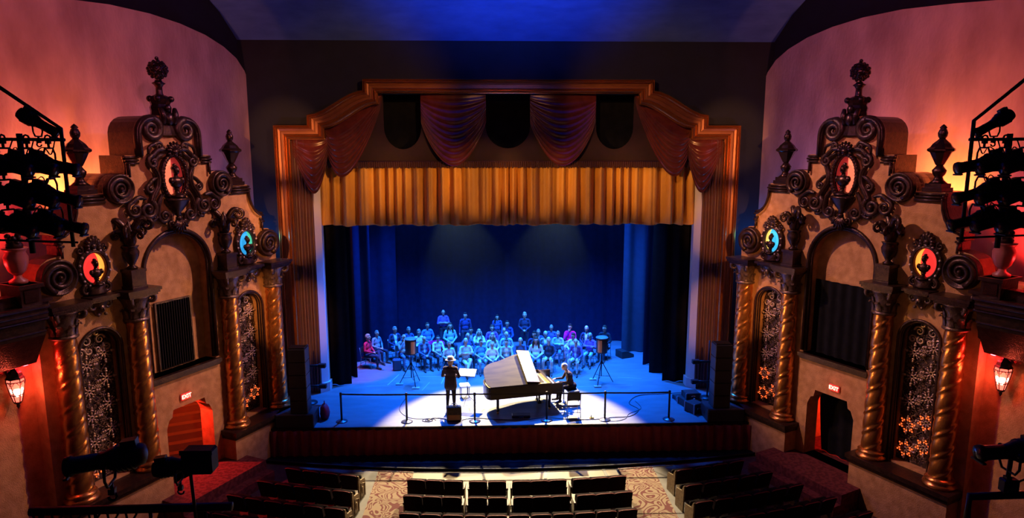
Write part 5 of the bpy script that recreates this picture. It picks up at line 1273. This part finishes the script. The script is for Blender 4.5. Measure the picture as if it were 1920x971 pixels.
person(K('stand', arms='down', yaw=.2), -.40, 28.45, 0, .88, (.05, .09, .26), DK, 'long', DRK, 'person with long dark hair standing behind the rear centre row', 1, 'people standing at the back')
person(K('stand', arms='clasp'), .78, 28.0, -.1, 1.0, (.03, .035, .07), DK, 'bob', BLD, 'person in black standing alone right of centre with joined hands', 1, 'people standing at the back')
# magenta coat over a chair back
mb = MB(); mb.grid(14, 10, lambda u, v: (-.33+.66*u, .30+.05*math.sin(u*9)-.16*math.sin(PI*v)*(.2+.8*abs(u-.5)), .45+.52*v-.10*(2*u-1)**2*v))
mb.grid(14, 10, lambda u, v: (.33-.66*u, .33+.05*math.sin(u*9)-.16*math.sin(PI*v)*(.2+.8*abs(u-.5)), .45+.52*v-.10*(2*u-1)**2*v))
mb.obj('coat', cmat((.92, .01, .20)), None, loc=(-2.84, 26.19, STG), rot=(0, 0, .35), scale=(1.1, 1, 1.05), label='magenta coat draped over the back of a chair', cat='coat')

# the man in the hat, seen from behind
hm = person(K('stand', arms='play', long=1, step=.6, tilt=.12), -2.04, 21.62, PI-.12, (1.06, 1.04, 1.0), (.075, .042, .030), (.022, .016, .014), 'bob', (.62, .46, .26), 'person in a brown jacket and pale hat standing with back to the hall', 0)
me, hc, hM = pose(K('stand', arms='play', long=1, step=.6, tilt=.12))
mb = MB(); mb.lathe([(.155, .045), (.165, .055), (.15, .065), (.105, .065), (.10, .10), (.095, .155), (.08, .175), (.0, .165)], 24, sy=1.12, wob=lambda a, v: 1+.03*math.cos(2*a)); mb.lathe([(.107, .066), (.105, .09)], 24, sy=1.12, m=1)
mb.obj('hat', [cmat((.62, .50, .34)), cmat((.10, .06, .04))], hm, loc=hc, rot=hM.to_euler())
# soprano clarinet-like dark pipe held in front: shown as the light edge at the chest
# the pianist, leaning to the keys
def pianist():
    b = seated(lean=.34, yaw=.0, tilt=.30, arms='none')
    for q in (-1, 1):
        s_ = V((q*.185, -.14, .96)); e = V((q*.24, -.24, .74)); w = V((q*.17, -.50, .76)); b.chain([s_, e], [.056, .046], 0); b.chain([e, w], [.045, .031], 0); b.hand(w, (0, -1, -.05), (0, -.1, 1), -q, .6)
    return b
b = pianist(); POSE['pianist'] = (b.build('person_body'), b.hc.copy(), b.hM.copy())
person('pianist', 2.12, 22.12, -PI/2+math.radians(13), 1.02, (.06, .036, .028), (.03, .02, .018), 'short', (.86, .84, .78), 'white haired pianist in a brown jacket bent over the keyboard', 1, None, STG, .05)

# ------------------------------------------------------------------ seats of the house
def seat_parts():
    bk = MB()
    def back(u, v, off):
        w = .235-.02*(v > .9)*1; cx = (u-.5)*2
        z = .34+.50*v-.035*abs(cx)**4*v
        return (cx*.245, -.16-.13*v+off-.02*(1-cx*cx), z)
    bk.grid(8, 6, lambda u, v: back(1-u, v, -.045)); bk.grid(8, 6, lambda u, v: back(u, v, .045))
    bk.grid(8, 1, lambda u, v: tuple(back(u, 1, .045-.09*v))); bk.grid(6, 1, lambda u, v: back(0, u, -.045+.09*v)); bk.grid(6, 1, lambda u, v: back(1, u, .045-.09*v))
    pp = MB(); pp.tube([back(i/10, 1.0, -.045) for i in range(11)], .010, 4)
    cu = MB(); cu.rbox(-.23, .23, -.06, .06, 0, .32, .03, M=Matrix.Translation((0, -.03, .36))@Matrix.Rotation(-.18, 4, 'X'))
    ar = MB(); ar.box(-.022, .022, -.16, .12, .0, .50); ar.box(-.03, .03, -.18, .14, 0, .04)
    wd = MB(); wd.rbox(-.032, .032, -.20, .16, .50, .545, .012)
    en = MB(); en.prism([[(-.26, 0), (.16, 0), (.16, .46), (.12, .56), (-.16, .62), (-.26, .80), (-.30, .80)]], -.02, .02, 'x')
    en.tube([(.026, y, z) for y, z in [(-.20, .08), (.10, .08), (.10, .42), (-.14, .52), (-.20, .08)]], .014, 5); en.ell((.02, -.04, .28), (.02, .07, .11), 8, 6)
    return dict(back=bk.mesh('backrest', M_SEAT), piping=pp.mesh('piping', M_PIPE), cushion=cu.mesh('cushion', M_SEATPL), arm=ar.mesh('arm_post', M_IRON), wood=wd.mesh('armrest', M_WOODARM), end=en.mesh('end_panel', M_IRON))
SP = seat_parts()
def seat(x, row, label, group, first=False, last=False, aisle=0, cold=0):
    R = 21.3+.85*row; y = 16.97-.85*row+R-math.sqrt(R*R-x*x)
    t = thing('theatre_seat', (x, y+.2, HF), math.asin(x/R), label, 'seat', group)
    b = ob('backrest', SP['back'], t); ob('piping', SP['piping'], b); ob('cushion', SP['cushion'], t)
    for q in (-1, 1):
        if q == -1 or last:
            if (q == aisle): continue
            a = ob('arm_post', SP['arm'], t, (q*.268, 0, 0)); ob('armrest', SP['wood'], a)
    if aisle: ob('end_panel', SP['end'], t, (aisle*.268, 0, 0))
ORD = ('first', 'second', 'third', 'fourth', 'fifth', 'sixth', 'seventh', 'eighth', 'ninth', 'tenth', 'eleventh', 'twelfth')
ROW = ('front', 'second', 'third', 'fourth', 'fifth', 'sixth')
for r in range(3):
    if r < 2: xs = [-2.69, -2.19, -1.69, -1.03, -.52, .13, .62, 1.10, 1.76, 2.25, 2.74]
    else: xs = [-2.68+.536*i for i in range(11)]
    for i, x in enumerate(xs):
        end = (r < 2 and i in (2, 4, 7, 10)) or i == 10
        seat(x, r, 'dark padded theatre seat, centre block, %s row, %s from the left' % (ROW[r], ORD[i]), 'centre block seats', last=end)
LIM = (6.95, 7.45, 7.85, 8.3, 8.7, 8.9)
for s in (-1, 1):
    for r in range(6):
        n = int((LIM[r]-4.33)/.535)
        for i in range(n):
            x = s*(4.62+.535*i)+.06
            seat(x, r, 'dark padded theatre seat, %s block, %s row, %s from the carpeted aisle' % (SIDE[s], ROW[r], ORD[i]), '%s block seats' % SIDE[s], last=True, aisle=(-s if i == 0 else 0))
t = MB().tube([(-4.3, 17.55, HF+.86), (-2.9, 17.5, HF+.80), (0, 17.35, HF+.82), (2.95, 17.5, HF+.80), (4.45, 17.55, HF+.86)], .012, 5)
t.obj('barrier_cord', M_BLKPL, label='thin black cord stretched across the aisles before the front row', cat='cord')

# ------------------------------------------------------------------ thin stage haze in which the beams show
hz = bpy.data.materials.new('thin_haze'); hz.use_nodes = True; nt = hz.node_tree; nt.nodes.remove(nt.nodes['Principled BSDF'])
vsc = nt.nodes.new('ShaderNodeVolumeScatter'); vsc.inputs['Density'].default_value = .0006; vsc.inputs['Color'].default_value = (.30, .55, 1.0, 1); vsc.inputs['Anisotropy'].default_value = .2
nt.links.new(vsc.outputs[0], nt.nodes['Material Output'].inputs['Volume'])
MB().box(-6.3, 6.3, 23.97, 29.4, STG+.012, 9.9).obj('stage_haze', hz, kind='structure')
